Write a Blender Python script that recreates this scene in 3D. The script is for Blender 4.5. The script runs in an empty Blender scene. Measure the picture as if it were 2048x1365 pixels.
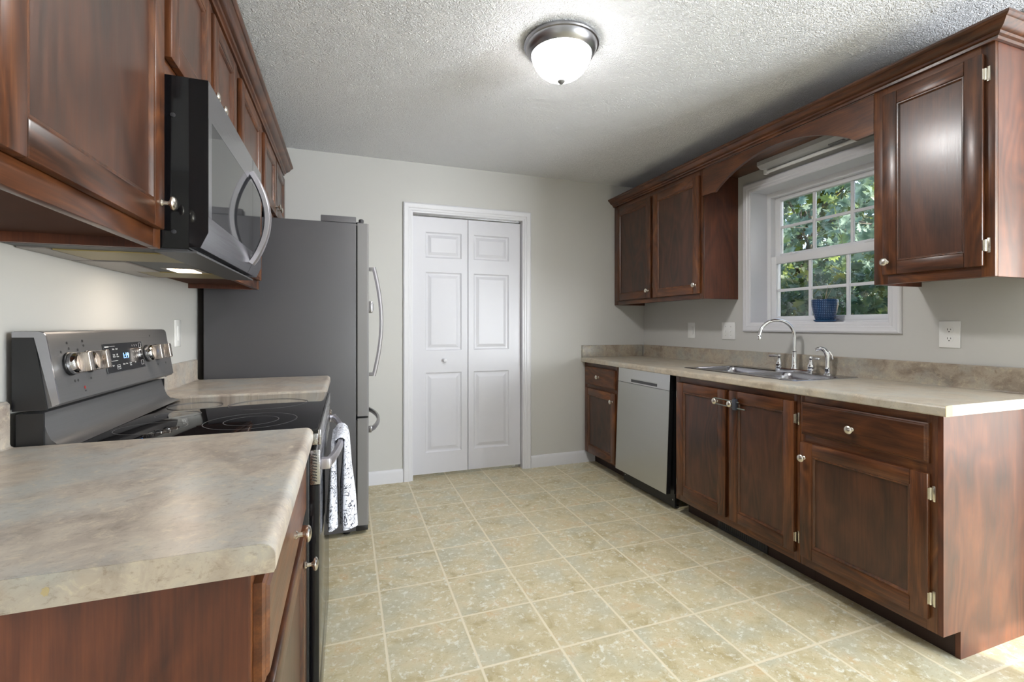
import bpy, bmesh, math, random
from mathutils import Vector, Matrix, Euler
random.seed(7)
SC = bpy.context.scene
COL = SC.collection

# ------------------------------------------------------------------ camera
cam_d = bpy.data.cameras.new('camera'); cam = bpy.data.objects.new('camera', cam_d); COL.objects.link(cam)
cam.location = (0, 0, 1.1846)
cam.rotation_euler = (math.pi/2, 0, -math.radians(19.568))
cam_d.sensor_width = 36.0; cam_d.lens = 930.11/2048*36.0
cam_d.shift_y = -(682.5-652.24)/2048
cam_d.clip_start = 0.02; cam_d.clip_end = 100
SC.camera = cam
# ------------------------------------------------------------------ view, sky, sun, daylight, fill
SC.view_settings.view_transform = 'Standard'; SC.view_settings.look = 'None'
SC.view_settings.exposure = 0.55; SC.view_settings.gamma = 1.0; SC.view_settings.use_curve_mapping = False
W = bpy.data.worlds.new('sky'); SC.world = W; W.use_nodes = True
wt = W.node_tree; bg = wt.nodes['Background']
sky = wt.nodes.new('ShaderNodeTexSky'); sky.sky_type = 'NISHITA'; sky.sun_disc = False
sky.sun_elevation = math.radians(40); sky.sun_rotation = math.radians(120)
wt.links.new(sky.outputs[0], bg.inputs[0]); bg.inputs[1].default_value = 0.34
def lamp_obj(name, kind, loc, rot, energy, color=(1, 1, 1), **kw):
    d = bpy.data.lights.new(name, kind); d.energy = energy; d.color = color
    for k, v in kw.items(): setattr(d, k, v)
    o = bpy.data.objects.new(name, d); COL.objects.link(o); o.location = loc; o.rotation_euler = rot
    return o
sun_dir = Vector((-0.25, 0.90, -0.475))
lamp_obj('sun', 'SUN', (3, -9, 6), sun_dir.to_track_quat('-Z', 'Y').to_euler(), 7.0, (1, .95, .86), angle=.01)
# glass-door daylight, plus a rear fill lamp added and tilted to brighten the ceiling
lamp_obj('door_daylight', 'AREA', (4.52, -0.75, 1.05), (0, math.radians(125), 0), 40, (.90, .95, 1), shape='RECTANGLE', size=1.95, size_y=2.0)
lamp_obj('rear_fill', 'AREA', (3.76, -2.52, 1.3), (math.radians(140), 0, math.radians(18)), 255, (.90, .95, 1), shape='RECTANGLE', size=1.25, size_y=1.5)

# ------------------------------------------------------------------ dimensions (metres)
XL, XR, YB, H = -0.7285, 2.562, 3.607, 2.438
CH = 0.912
XLC, XRC = -0.0845, 1.918           # worktop fronts
XRB, XLB = 1.954, -0.118            # base cabinet faces
XRU, XLU = 2.2527, -0.422           # wall cabinet faces
ZU, ZT = 1.369, 2.249

# ------------------------------------------------------------------ materials
class NT:
    def __init__(s, name):
        s.m = bpy.data.materials.new(name); s.m.use_nodes = True; s.t = s.m.node_tree
        s.b = s.t.nodes['Principled BSDF']; s.out = s.t.nodes['Material Output']
    def n(s, typ, ins=None, **kw):
        nd = s.t.nodes.new(typ)
        for k, v in kw.items(): setattr(nd, k, v)
        for k, v in (ins or {}).items():
            if isinstance(v, bpy.types.NodeSocket): s.t.links.new(v, nd.inputs[k])
            else: nd.inputs[k].default_value = v
        return nd
    def math(s, op, a, b=0.0, c=None):
        ins = {0: a, 1: b}
        if c is not None: ins[2] = c
        return s.n('ShaderNodeMath', ins, operation=op).outputs[0]
    def mapping(s, vec, scale=(1, 1, 1), loc=(0, 0, 0)):
        return s.n('ShaderNodeMapping', {'Vector': vec, 'Scale': scale, 'Location': loc}).outputs[0]
    def noise(s, vec, scale=1., detail=4., rough=.55, dist=0.):
        return s.n('ShaderNodeTexNoise', {'Vector': vec, 'Scale': scale, 'Detail': detail, 'Roughness': rough, 'Distortion': dist}).outputs[0]
    def ramp(s, fac, stops):
        r = s.n('ShaderNodeValToRGB', {0: fac}); e = r.color_ramp.elements
        while len(e) < len(stops): e.new(.5)
        for i, (p, c) in enumerate(stops):
            e[i].position = p; e[i].color = (*c, 1) if len(c) == 3 else c
        return r.outputs[0]
    def mix(s, fac, a, b, blend='MIX'):
        nd = s.n('ShaderNodeMix', data_type='RGBA', blend_type=blend)
        for k, v in ((0, fac), (6, a), (7, b)):
            if isinstance(v, bpy.types.NodeSocket): s.t.links.new(v, nd.inputs[k])
            else: nd.inputs[k].default_value = (*v, 1) if isinstance(v, tuple) and len(v) == 3 else v
        return nd.outputs[2]
    def obj(s):
        return s.n('ShaderNodeTexCoord').outputs['Object']
    def objrand(s, k=7.):
        r = s.n('ShaderNodeObjectInfo').outputs['Random']
        off = s.math('MULTIPLY', r, k)
        return s.n('ShaderNodeVectorMath', {0: s.obj(), 1: off}, operation='ADD').outputs[0], r
    def set(s, **kw):
        for k, v in kw.items():
            k = k.replace('_', ' ')
            if isinstance(v, bpy.types.NodeSocket): s.t.links.new(v, s.b.inputs[k])
            else: s.b.inputs[k].default_value = (*v, 1) if isinstance(v, tuple) and len(v) == 3 else v
        return s.m
    def bump(s, h, strength=.2, dist=.002):
        s.t.links.new(s.n('ShaderNodeBump', {'Height': h, 'Strength': strength, 'Distance': dist}).outputs[0], s.b.inputs['Normal'])

def srgb(r, g, b):
    f = lambda c: (c/255/12.92) if c/255 <= .04045 else ((c/255+.055)/1.055)**2.4
    return (f(r), f(g), f(b))

def plain(name, col, rough=.5, metal=0., var=.0, **kw):
    t = NT(name)
    if var:
        v, _ = t.objrand()
        n = t.noise(v, 9, 3)
        c = t.mix(n, tuple(x*(1-var) for x in col), tuple(min(1, x*(1+var)) for x in col))
        t.set(Base_Color=c)
    else: t.set(Base_Color=col)
    return t.set(Roughness=rough, Metallic=metal, **kw)

def wood(name, axis, dark, mid, light, rough=.33, coat=.16, big=1.0):
    t = NT(name); v, r = t.objrand(5.3)
    sc = [11*big]*3; sc['xyz'.index(axis)] = 1.3*big
    warp = t.noise(v, 1.6, 3, .5)
    vw = t.n('ShaderNodeVectorMath', {0: v, 1: t.math('MULTIPLY', warp, .16)}, operation='ADD').outputs[0]
    n1 = t.noise(t.mapping(vw, sc), 1.0, 8, .66, 2.2)
    sc = [190]*3; sc['xyz'.index(axis)] = 7
    n2 = t.noise(t.mapping(v, sc), 1.0, 3, .6)
    n3 = t.noise(v, 3.2, 2, .5, .4)
    sb = [5.5]*3; sb['xyz'.index(axis)] = 2.2
    n4 = t.noise(t.mapping(v, sb, (4, 7, 2)), 1.0, 4, .6, .8)
    sr = [3.0*big/.6]*3; sr['xyz'.index(axis)] = .85
    ring = t.noise(t.mapping(vw, sr, (1, 3, 5)), 1.0, 2, .45, .5)
    band = t.math('MULTIPLY', t.math('PINGPONG', t.math('MULTIPLY', ring, 13.0), .5), 2.0)
    n1 = t.math('MULTIPLY_ADD', n1, .66, t.math('MULTIPLY_ADD', band, .22, .06))
    f = t.math('MULTIPLY_ADD', n1, .62, t.math('MULTIPLY_ADD', n2, .34, t.math('MULTIPLY_ADD', n3, .30, t.math('MULTIPLY_ADD', n4, .46, -.24))))
    f = t.math('ADD', f, t.math('MULTIPLY_ADD', r, .08, -.21))
    c = t.ramp(f, [(.26, dark), (.47, mid), (.74, light)])
    t.set(Base_Color=c, Roughness=t.math('MULTIPLY_ADD', n2, .16, rough-.08), Coat_Weight=coat, Coat_Roughness=.2)
    t.bump(n2, .06, .0006)
    return t.m

WD, WM, WL = srgb(48, 26, 14), srgb(86, 48, 25), srgb(134, 82, 42)
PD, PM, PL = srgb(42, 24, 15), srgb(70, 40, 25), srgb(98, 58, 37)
wood_v = wood('cherry_vertical', 'z', WD, WM, WL)
wood_h = wood('cherry_horizontal', 'y', WD, WM, WL)
wood_x = wood('cherry_depth', 'x', WD, WM, WL)
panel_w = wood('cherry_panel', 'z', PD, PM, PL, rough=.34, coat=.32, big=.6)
under_m = plain('stained_underside', srgb(74, 46, 34), .75, var=.2, Specular_IOR_Level=.15)
veneer = wood('cherry_veneer', 'z', srgb(54, 26, 16), srgb(86, 44, 25), srgb(120, 66, 38), rough=.46, coat=.14, big=.6)
toe_m = plain('toe_kick_paint', srgb(46, 26, 20), .55, var=.15)

def wallpaint(name, col, bumpy=.05):
    t = NT(name); v = t.obj()
    n = t.noise(v, 180, 2)
    t.set(Base_Color=t.mix(t.noise(v, 1.2, 2), tuple(c*.985 for c in col), col), Roughness=.62)
    t.bump(n, bumpy, .001)
    return t.m
wall_m = wallpaint('wall_paint', srgb(196, 195, 191))
white_m = plain('white_trim_paint', srgb(216, 216, 220), .35, var=.01)
door_m = plain('white_door_paint', srgb(208, 208, 214), .38, var=.01)
vinyl_m = plain('white_vinyl', srgb(228, 228, 230), .3)
plate_m = plain('white_plastic', srgb(232, 232, 230), .3)
slot_m = plain('dark_slot', srgb(30, 30, 30), .6)

def ceiling_mat():
    t = NT('stippled_ceiling'); v = t.obj()
    n = t.noise(t.mapping(v, (1, 1.35, 1)), 40, 3, .5, 1.5)
    ridge = t.math('SUBTRACT', 1.0, t.math('MULTIPLY', t.math('ABSOLUTE', t.math('SUBTRACT', n, .5)), 8.0))
    ridge = t.math('MAXIMUM', ridge, 0.0)
    patch = t.ramp(t.noise(v, 7, 2), [(.38, (.65, .65, .65)), (.62, (1, 1, 1))])
    h = t.math('ADD', t.math('MULTIPLY', ridge, patch), t.math('MULTIPLY', t.noise(v, 110, 2), .45))
    t.set(Base_Color=srgb(242, 243, 246), Roughness=.8)
    t.bump(h, .7, .0095)
    return t.m
ceil_m = ceiling_mat()

def floor_mat():
    t = NT('vinyl_tile_floor'); v = t.obj()
    s = t.n('ShaderNodeSeparateXYZ', {0: v})
    wob = t.noise(v, 55, 2)
    u = t.math('DIVIDE', t.math('SUBTRACT', s.outputs[0], .137), .3025)
    w = t.math('DIVIDE', t.math('SUBTRACT', s.outputs[1], 1.25), .3005)
    du = t.math('PINGPONG', u, .5); dw = t.math('PINGPONG', w, .5)
    d = t.math('MINIMUM', du, dw)
    d = t.math('ADD', d, t.math('MULTIPLY_ADD', wob, .010, -.005))
    g = t.ramp(d, [(.011, (1, 1, 1)), (.0195, (0, 0, 0))])
    cell = t.n('ShaderNodeCombineXYZ', {0: t.math('FLOOR', u), 1: t.math('FLOOR', w)}).outputs[0]
    wn = t.n('ShaderNodeTexWhiteNoise', {'Vector': cell})
    vv = t.n('ShaderNodeVectorMath', {0: v, 1: t.n('ShaderNodeVectorMath', {0: wn.outputs['Color'], 3: 9.0}, operation='SCALE').outputs[0]}, operation='ADD').outputs[0]
    n1 = t.noise(vv, 9, 6, .62, .8)
    n2 = t.noise(vv, 40, 6, .72, .25)
    n3 = t.noise(t.mapping(vv, (1, 1.6, 1)), 80, 5, .75, .3)
    n4 = t.noise(vv, 5.5, 3, .5)
    base = t.ramp(n1, [(.32, srgb(172, 157, 117)), (.44, srgb(194, 182, 146)), (.56, srgb(206, 195, 162)), (.68, srgb(204, 179, 138))])
    base = t.mix(t.ramp(n4, [(.47, (0, 0, 0)), (.64, (.6, .6, .6))]), base, srgb(186, 188, 170))
    base = t.mix(t.ramp(n2, [(.53, (0, 0, 0)), (.64, (.8, .8, .8))]), base, srgb(230, 231, 222))
    base = t.mix(t.ramp(n3, [(.55, (0, 0, 0)), (.68, (.7, .7, .7))]), base, srgb(164, 146, 104))
    base = t.mix(t.math('MULTIPLY', wn.outputs['Value'], .22), base, srgb(188, 174, 140))
    c = t.mix(g, base, srgb(222, 212, 186))
    t.set(Base_Color=c, Roughness=t.math('MULTIPLY_ADD', n2, .2, .30), Specular_IOR_Level=.45)
    hgt = t.math('SUBTRACT', t.math('MULTIPLY', n2, .35), g)
    t.bump(hgt, .18, .002)
    return t.m
floor_m = floor_mat()

def laminate(name, k=1.0, warm=0.):
    t = NT(name); v = t.obj()
    a = t.noise(t.mapping(v, (1, .8, 1)), 10, 7, .62, 1.0)
    b = t.noise(v, 42, 8, .74, .5)
    c = t.noise(t.mapping(v, (.7, 1.5, 1.5), (3, 1, 2)), 100, 5, .7, .3)
    e = t.noise(t.mapping(v, (1, 1, 1), (9, 4, 2)), 6, 4)
    col = t.ramp(a, [(.30, srgb(138, 125, 115)), (.46, srgb(172, 160, 148)), (.60, srgb(190, 179, 165)), (.75, srgb(168, 164, 156))])
    col = t.mix(t.ramp(e, [(.46, (0, 0, 0)), (.64, (.7, .7, .7))]), col, srgb(174, 177, 175))
    col = t.mix(t.ramp(b, [(.52, (0, 0, 0)), (.66, (.8, .8, .8))]), col, srgb(204, 192, 172))
    col = t.mix(t.ramp(b, [(.30, (.7, .7, .7)), (.43, (0, 0, 0))]), col, srgb(124, 106, 90))
    col = t.mix(t.ramp(c, [(.56, (0, 0, 0)), (.70, (.5, .5, .5))]), col, srgb(120, 108, 92))
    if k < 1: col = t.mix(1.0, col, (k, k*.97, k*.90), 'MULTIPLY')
    if warm: col = t.mix(warm, col, srgb(196, 182, 150))
    t.set(Base_Color=col, Roughness=t.math('MULTIPLY_ADD', b, .15, .24))
    return t.m
lam_l = laminate('laminate_grey_beige')
lam_r = laminate('laminate_beige', warm=.25)
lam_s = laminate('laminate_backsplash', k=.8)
core_m = plain('bare_particle_board', srgb(224, 196, 140), .8, var=.12)
stain_m = plain('yellow_brown_stain', srgb(162, 146, 108), .6, var=.3)

def metal(name, col, rough, axis=None, met=1.0, **kw):
    t = NT(name); v, r = t.objrand(3)
    if axis:
        sc = [400]*3; sc['xyz'.index(axis)] = 4
        n = t.noise(t.mapping(v, sc), 1, 2)
        t.set(Roughness=t.math('MULTIPLY_ADD', n, .14, rough-.05))
        t.bump(n, .04, .0004)
    else: t.set(Roughness=rough)
    return t.set(Base_Color=col, Metallic=met, **kw)
chrome = metal('chrome', (.82, .83, .85), .06)
nickel = metal('satin_nickel', srgb(220, 214, 204), .26)
hinge_m = metal('polished_hinge_metal', srgb(214, 208, 196), .24)
steel = metal('brushed_steel', srgb(188, 188, 190), .24, 'y')
dw_steel = metal('dishwasher_steel', srgb(196, 197, 194), .36, 'y')
sink_steel = metal('sink_steel', srgb(176, 176, 182), .2, 'y')
blk_steel = metal('black_stainless', srgb(118, 117, 118), .36, 'y', met=.6)
mw_steel = metal('microwave_steel', srgb(168, 168, 174), .20, 'y')
handle_m = metal('handle_steel', srgb(208, 205, 212), .34)
dark_handle_m = metal('dark_handle_steel', srgb(140, 138, 140), .3)
fridge_side = plain('fridge_side_paint', srgb(74, 73, 76), .45, var=.03)
fridge_door_m = metal('fridge_door_metal', srgb(142, 141, 142), .38, 'z', met=.45)
pan_m = metal('brushed_nickel_pan', srgb(168, 168, 172), .3)
gloss_black = plain('gloss_black', (.006, .006, .007), .14)
satin_black = plain('satin_black', (.005, .005, .006), .08, Specular_IOR_Level=.4)
black_m = plain('black_plastic', (.012, .012, .013), .35)
dark_m = plain('charcoal_plastic', srgb(52, 52, 56), .45)
grey_m = plain('grey_plastic', srgb(110, 110, 112), .5)
glass_top = plain('black_ceramic_glass', (.008, .008, .009), .04)
mw_glass = plain('dark_door_glass', (.035, .037, .042), .05, metal=.35)
ring_m = plain('burner_marking', srgb(96, 96, 98), .4)
red_m = plain('red_marking', srgb(150, 40, 38), .5)
mark_m = plain('dark_marking', srgb(58, 56, 56), .5)
white_mark = plain('white_marking', srgb(216, 216, 216), .5)
def mesh_filter():
    t = NT('filter_mesh'); v = t.obj(); s_ = t.n('ShaderNodeSeparateXYZ', {0: v})
    m = t.math('MULTIPLY', t.math('PINGPONG', t.math('MULTIPLY', s_.outputs[0], 260.0), .5), t.math('PINGPONG', t.math('MULTIPLY', s_.outputs[1], 260.0), .5))
    return t.set(Base_Color=t.ramp(m, [(.02, srgb(168, 150, 96)), (.14, srgb(46, 40, 22))]), Roughness=.4, Metallic=.5)
filter_m = mesh_filter()
hood_grey = plain('hood_grey_metal', srgb(148, 142, 138), .4, metal=.5, var=.06)

def emis(name, col, strength):
    t = NT(name); return t.set(Base_Color=(.8, .8, .8), Emission_Color=col, Emission_Strength=strength, Roughness=.4)
def dome_mat():
    t = NT('lit_frosted_glass')
    t.set(Base_Color=(.8, .8, .8), Emission_Color=(1, .985, .97), Emission_Strength=17.0, Roughness=.4)
    tr = t.n('ShaderNodeBsdfTransparent')
    mx = t.n('ShaderNodeMixShader', {0: .5, 1: t.b.outputs[0], 2: tr.outputs[0]})
    t.t.links.new(mx.outputs[0], t.out.inputs[0]); return t.m
diff_m = dome_mat()
mwlamp_m = emis('lit_hood_lamp', (1, .80, .58), 10.0)
clock_m = emis('blue_clock_digits', (.03, .30, 1), 5.0)

def glass_mat():
    t = NT('window_glass'); t.t.nodes.remove(t.b)
    tr = t.n('ShaderNodeBsdfTransparent', {0: (.97, .98, .97, 1)}); gl = t.n('ShaderNodeBsdfGlossy', {0: (1, 1, 1, 1), 'Roughness': .0})
    bf = t.n('ShaderNodeNewGeometry').outputs['Backfacing']
    fr = t.n('ShaderNodeFresnel', {0: t.math('MULTIPLY_ADD', bf, 1/1.45-1.45, 1.45)})
    mx = t.n('ShaderNodeMixShader', {0: fr.outputs[0], 1: tr.outputs[0], 2: gl.outputs[0]})
    t.t.links.new(mx.outputs[0], t.out.inputs[0]); return t.m
glass_m = glass_mat()

def pot_mat():
    t = NT('dotted_blue_glaze'); v = t.obj()
    s = t.n('ShaderNodeSeparateXYZ', {0: v})
    ang = t.math('DIVIDE', t.math('ARCTAN2', s.outputs[1], s.outputs[0]), 2*math.pi/40)
    row = t.math('DIVIDE', s.outputs[2], .0098)
    d = t.math('SQRT', t.math('ADD', t.math('POWER', t.math('PINGPONG', ang, .5), 2.0), t.math('POWER', t.math('PINGPONG', row, .5), 2.0)))
    m = t.ramp(d, [(.16, (1, 1, 1)), (.24, (0, 0, 0))])
    t.set(Base_Color=t.mix(m, srgb(16, 52, 92), srgb(100, 136, 182)), Roughness=.16)
    t.bump(m, .3, .002); return t.m
pot_m = pot_mat()
saucer_m = plain('blue_glaze', srgb(34, 84, 128), .14)
soil_m = plain('potting_soil', srgb(50, 38, 28), .9, var=.3)

def leaf_mat(name, c1, c2, trans, sun_tint):
    t = NT(name); v = t.obj()
    n = t.noise(v, 2.2, 3); n2 = t.noise(v, 11, 2)
    col = t.mix(t.ramp(n2, [(.35, (0, 0, 0)), (.65, (1, 1, 1))]), c1, c2)
    col = t.mix(t.ramp(n, [(.52, (0, 0, 0)), (.64, (.85, .85, .85))]), col, sun_tint)  # yellow patches in the colour stand in for sun shining through leaves
    t.set(Base_Color=col, Roughness=.38)
    tl = t.n('ShaderNodeBsdfTranslucent', {0: col})
    mx = t.n('ShaderNodeMixShader', {0: trans, 1: t.b.outputs[0], 2: tl.outputs[0]})
    t.t.links.new(mx.outputs[0], t.out.inputs[0]); return t.m
leaf_oak = leaf_mat('oak_leaf', srgb(92, 122, 104), srgb(160, 180, 164), .35, srgb(150, 164, 62))
leaf_dark = leaf_mat('shrub_leaf', srgb(46, 76, 50), srgb(74, 104, 66), .3, srgb(150, 150, 50))
leaf_far = leaf_mat('far_leaf', srgb(50, 70, 40), srgb(90, 110, 50), .3, srgb(180, 165, 60))
bark_m = plain('grey_bark', srgb(120, 112, 100), .85, var=.3)
grass_m = plain('lawn', srgb(84, 100, 52), .9, var=.3)
plant_leaf = plain('succulent_leaf', srgb(74, 104, 52), .4, var=.2)
dry_leaf = plain('pale_dry_leaf', srgb(196, 190, 170), .6, var=.1)
red_leaf = plain('reddish_leaf', srgb(130, 60, 30), .5, var=.1)

def towel_mat():
    t = NT('floral_print_cotton'); v = t.obj()
    vv = t.mapping(v, (1.1, 1.0, 1.0))
    def line(scale, dist, wdt, seed):
        n = t.noise(t.mapping(vv, (1, 1, 1), (seed, seed*.7, seed*.3)), scale, 1.5, .5, dist)
        return t.math('LESS_THAN', t.math('ABSOLUTE', t.math('SUBTRACT', n, .5)), wdt)
    a = line(22, 1.5, .012, 1.3); b = line(40, 1.0, .018, 4.1)
    zone = t.ramp(t.noise(vv, 16, 1), [(.50, (0, 0, 0)), (.54, (1, 1, 1))])
    wv = t.n('ShaderNodeVectorMath', {0: vv, 1: t.math('MULTIPLY', t.noise(vv, 70, 2), .022)}, operation='ADD').outputs[0]
    vo = t.n('ShaderNodeTexVoronoi', {'Vector': wv, 'Scale': 36.0})
    pick = t.math('GREATER_THAN', t.n('ShaderNodeSeparateColor', {0: vo.outputs['Color']}).outputs[0], .45)
    rg_ = t.math('LESS_THAN', t.math('ABSOLUTE', t.math('SUBTRACT', t.math('PINGPONG', vo.outputs['Distance'], .16), .12)), .020)
    near = t.math('LESS_THAN', vo.outputs['Distance'], .46)
    fl_ = t.math('MULTIPLY', t.math('MULTIPLY', rg_, near), pick)
    f = t.math('MAXIMUM', t.math('MAXIMUM', a, t.math('MULTIPLY', b, zone)), fl_)
    t.set(Base_Color=t.mix(f, srgb(216, 219, 230), srgb(52, 54, 70)), Roughness=.9, Sheen_Weight=.2)
    t.bump(t.noise(v, 600, 2), .1, .0006); return t.m
towel_m = towel_mat()

# ------------------------------------------------------------------ mesh helpers
class MB:
    """collects shapes (world coordinates) for ONE mesh"""
    def __init__(s): s.bm = bmesh.new(); s.mats = []
    def mi(s, m):
        if m is None: return 0
        if m not in s.mats: s.mats.append(m)
        return s.mats.index(m)
    def _take(s, bm2, m, M=None):
        k = s.mi(m)
        mp = {}
        for v in bm2.verts: mp[v] = s.bm.verts.new(M @ v.co if M else v.co)
        for f in bm2.faces:
            try:
                nf = s.bm.faces.new([mp[v] for v in f.verts]); nf.material_index = k
            except ValueError: pass
        bm2.free()
    def box(s, x0, x1, y0, y1, z0, z1, m=None, bev=0., seg=2, M=None):
        b = bmesh.new(); bmesh.ops.create_cube(b, size=1)
        for v in b.verts:
            v.co = ((x0+x1)/2+v.co.x*(x1-x0), (y0+y1)/2+v.co.y*(y1-y0), (z0+z1)/2+v.co.z*(z1-z0))
        if bev: bmesh.ops.bevel(b, geom=b.edges[:], offset=min(bev, .49*min(abs(x1-x0), abs(y1-y0), abs(z1-z0))), segments=seg, affect='EDGES', profile=.5)
        s._take(b, m, M); return s
    def prism(s, prof, axis, a0, a1, m=None, M=None, ends=True):
        """polygon profile in the two other axes (x->(y,z), y->(x,z), z->(x,y)) swept along axis"""
        def P(p, a):
            return {'x': (a, p[0], p[1]), 'y': (p[0], a, p[1]), 'z': (p[0], p[1], a)}[axis]
        b = bmesh.new(); A = [b.verts.new(P(p, a0)) for p in prof]; B = [b.verts.new(P(p, a1)) for p in prof]
        n = len(prof)
        for i in range(n): b.faces.new((A[i], A[(i+1) % n], B[(i+1) % n], B[i]))
        if ends: b.faces.new(A[::-1]); b.faces.new(B)
        bmesh.ops.recalc_face_normals(b, faces=b.faces[:])
        s._take(b, m, M); return s
    def loft(s, loops, m=None, cap0=True, cap1=True, closed=True, M=None):
        b = bmesh.new(); L = [[b.verts.new(p) for p in lp] for lp in loops]; n = len(loops[0])
        for i in range(len(L)-1):
            for j in range(n if closed else n-1):
                try: b.faces.new((L[i][j], L[i][(j+1) % n], L[i+1][(j+1) % n], L[i+1][j]))
                except ValueError: pass
        if closed and cap0: b.faces.new(L[0][::-1])
        if closed and cap1: b.faces.new(L[-1])
        bmesh.ops.recalc_face_normals(b, faces=b.faces[:])
        s._take(b, m, M); return s
    def lathe(s, prof, m=None, M=None, n=24):
        """(radius, z) profile around z"""
        loops = [[(r*math.cos(2*math.pi*k/n), r*math.sin(2*math.pi*k/n), z) for k in range(n)] for r, z in prof]
        return s.loft(loops, m, prof[0][0] > 1e-5, prof[-1][0] > 1e-5, True, M)
    def tube(s, pts, r, m=None, n=10, flat=1.0, up=None):
        pts = [Vector(p) for p in pts]; loops = []
        rr = r if isinstance(r, (list, tuple)) else [r]*len(pts)
        t0 = (pts[1]-pts[0]).normalized()
        u = Vector(up) if up else (Vector((0, 0, 1)) if abs(t0.z) < .9 else Vector((1, 0, 0)))
        for i, p in enumerate(pts):
            t = (pts[min(i+1, len(pts)-1)]-pts[max(i-1, 0)]).normalized()
            u = (u-t*u.dot(t)).normalized(); w = t.cross(u)
            loops.append([p+u*(rr[i]*math.cos(2*math.pi*k/n))+w*(rr[i]*flat*math.sin(2*math.pi*k/n)) for k in range(n)])
        return s.loft(loops, m)
    def barsweep(s, pts, hw, hh, up, m=None):
        """rectangular bar along pts with rounded corners"""
        pts = [Vector(p) for p in pts]; loops = []; u = Vector(up)
        c = [(1, .6), (.6, 1), (-.6, 1), (-1, .6), (-1, -.6), (-.6, -1), (.6, -1), (1, -.6)]
        for i, p in enumerate(pts):
            t = (pts[min(i+1, len(pts)-1)]-pts[max(i-1, 0)]).normalized()
            uu = (u-t*u.dot(t)).normalized(); w = t.cross(uu)
            loops.append([p+uu*(hh*b)+w*(hw*a) for a, b in c])
        return s.loft(loops, m)
    def mesh(s, me, m, M):
        b = bmesh.new(); b.from_mesh(me); s._take(b, m, M); return s
    def build(s, name, mat=None, parent=None, org=None, angle=32, smooth=True):
        me = bpy.data.meshes.new(name)
        if org is None: org = Vector(parent['_o']) if parent is not None and '_o' in parent.keys() else Vector((0, 0, 0))
        org = Vector(org)
        for v in s.bm.verts: v.co -= org
        s.bm.to_mesh(me); s.bm.free()
        if s.mats:
            for m in s.mats: me.materials.append(m)
        if mat and not s.mats: me.materials.append(mat)
        if smooth:
            me.polygons.foreach_set('use_smooth', [True]*len(me.polygons))
            me.set_sharp_from_angle(angle=math.radians(angle))
        me.update()
        o = bpy.data.objects.new(name, me); COL.objects.link(o)
        if parent is not None:
            o.parent = parent
            po = Vector(parent['_o']); o.location = org-po; o['_o'] = tuple(org)
        else:
            o.location = org; o['_o'] = tuple(org)
        return o

def tag(o, label, cat, group=None):
    o['label'] = label; o['category'] = cat
    if group: o['group'] = group
    return o
def thing(name, label, cat, loc, group=None):
    o = bpy.data.objects.new(name, None); COL.objects.link(o); o.location = loc; o['_o'] = tuple(loc)
    o.empty_display_size = .05
    return tag(o, label, cat, group)
def struct(o, label=None):
    o['kind'] = 'structure'
    if label: o['label'] = label
    return o
def sempty(name, loc=(0, 0, 0), label=None):
    o = bpy.data.objects.new(name, None); COL.objects.link(o); o.location = loc; o['_o'] = tuple(loc)
    return struct(o, label)

def rrect(x0, x1, y0, y1, z, r, n=5):
    pts = []
    for cx, cy, a in ((x1-r, y1-r, 0), (x0+r, y1-r, 90), (x0+r, y0+r, 180), (x1-r, y0+r, 270)):
        for k in range(n+1):
            t = math.radians(a+90*k/n); pts.append((cx+r*math.cos(t), cy+r*math.sin(t), z))
    return pts

# ------------------------------------------------------------------ room shell
T = .2
struct(MB().box(XL-T, XR+.24, 1.15, YB+1.2, -.1, 0).box(XL-T, 4.8, -2.8, 1.15, -.1, 0).build('floor', floor_m), 'vinyl floor in beige stone-look tiles with cream grout')
struct(MB().box(XL-T, XR+.24, 1.15, YB+1.2, H, H+.1).box(XL-T, 4.8, -2.8, 1.15, H, H+.1).build('ceiling', ceil_m), 'white stippled ceiling')
struct(MB().box(XL-T, XL, -2.8, YB+1.2, 0, H).build('wall_left', wall_m))
wb = MB()
DX0, DX1, DZ = .465, 1.385, 2.066
for a in ((XL, DX0, 0, H), (DX1, XR+T, 0, H), (DX0, DX1, DZ, H)): wb.box(a[0], a[1], YB, YB+.12, a[2], a[3])
struct(wb.build('wall_back', wall_m))
WY0, WY1, WZ0, WZ1 = 1.562, 2.409, 1.203, 2.083
wr = MB()
for a in ((.95, WY0, 0, H), (WY1, YB, 0, H), (WY0, WY1, 0, WZ0), (WY0, WY1, WZ1, H)): wr.box(XR, XR+.24, a[0], a[1], a[2], a[3])
struct(wr.build('wall_right', wall_m))
struct(MB().box(XR+.24, 4.8, .95, 1.15, 0, H).build('wall_dining_back', wall_m))
wd = MB()
for a in ((-2.6, -1.78, 0, H), (.28, .95, 0, H), (-1.78, .28, 2.08, H)): wd.box(4.6, 4.8, a[0], a[1], a[2], a[3])
struct(wd.build('wall_dining_right', wall_m))
wf = MB()
for a in ((XL, 3.12, 0, H), (4.4, 4.6, 0, H), (3.12, 4.4, 0, .5), (3.12, 4.4, 2.1, H)): wf.box(a[0], a[1], -2.8, -2.6, a[2], a[3])
struct(wf.build('wall_front', wall_m))
struct(MB().box(XL, XR+T, YB+1.0, YB+1.2, 0, H).build('wall_closet', wallpaint('closet_paint', srgb(236, 236, 232))))
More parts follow.
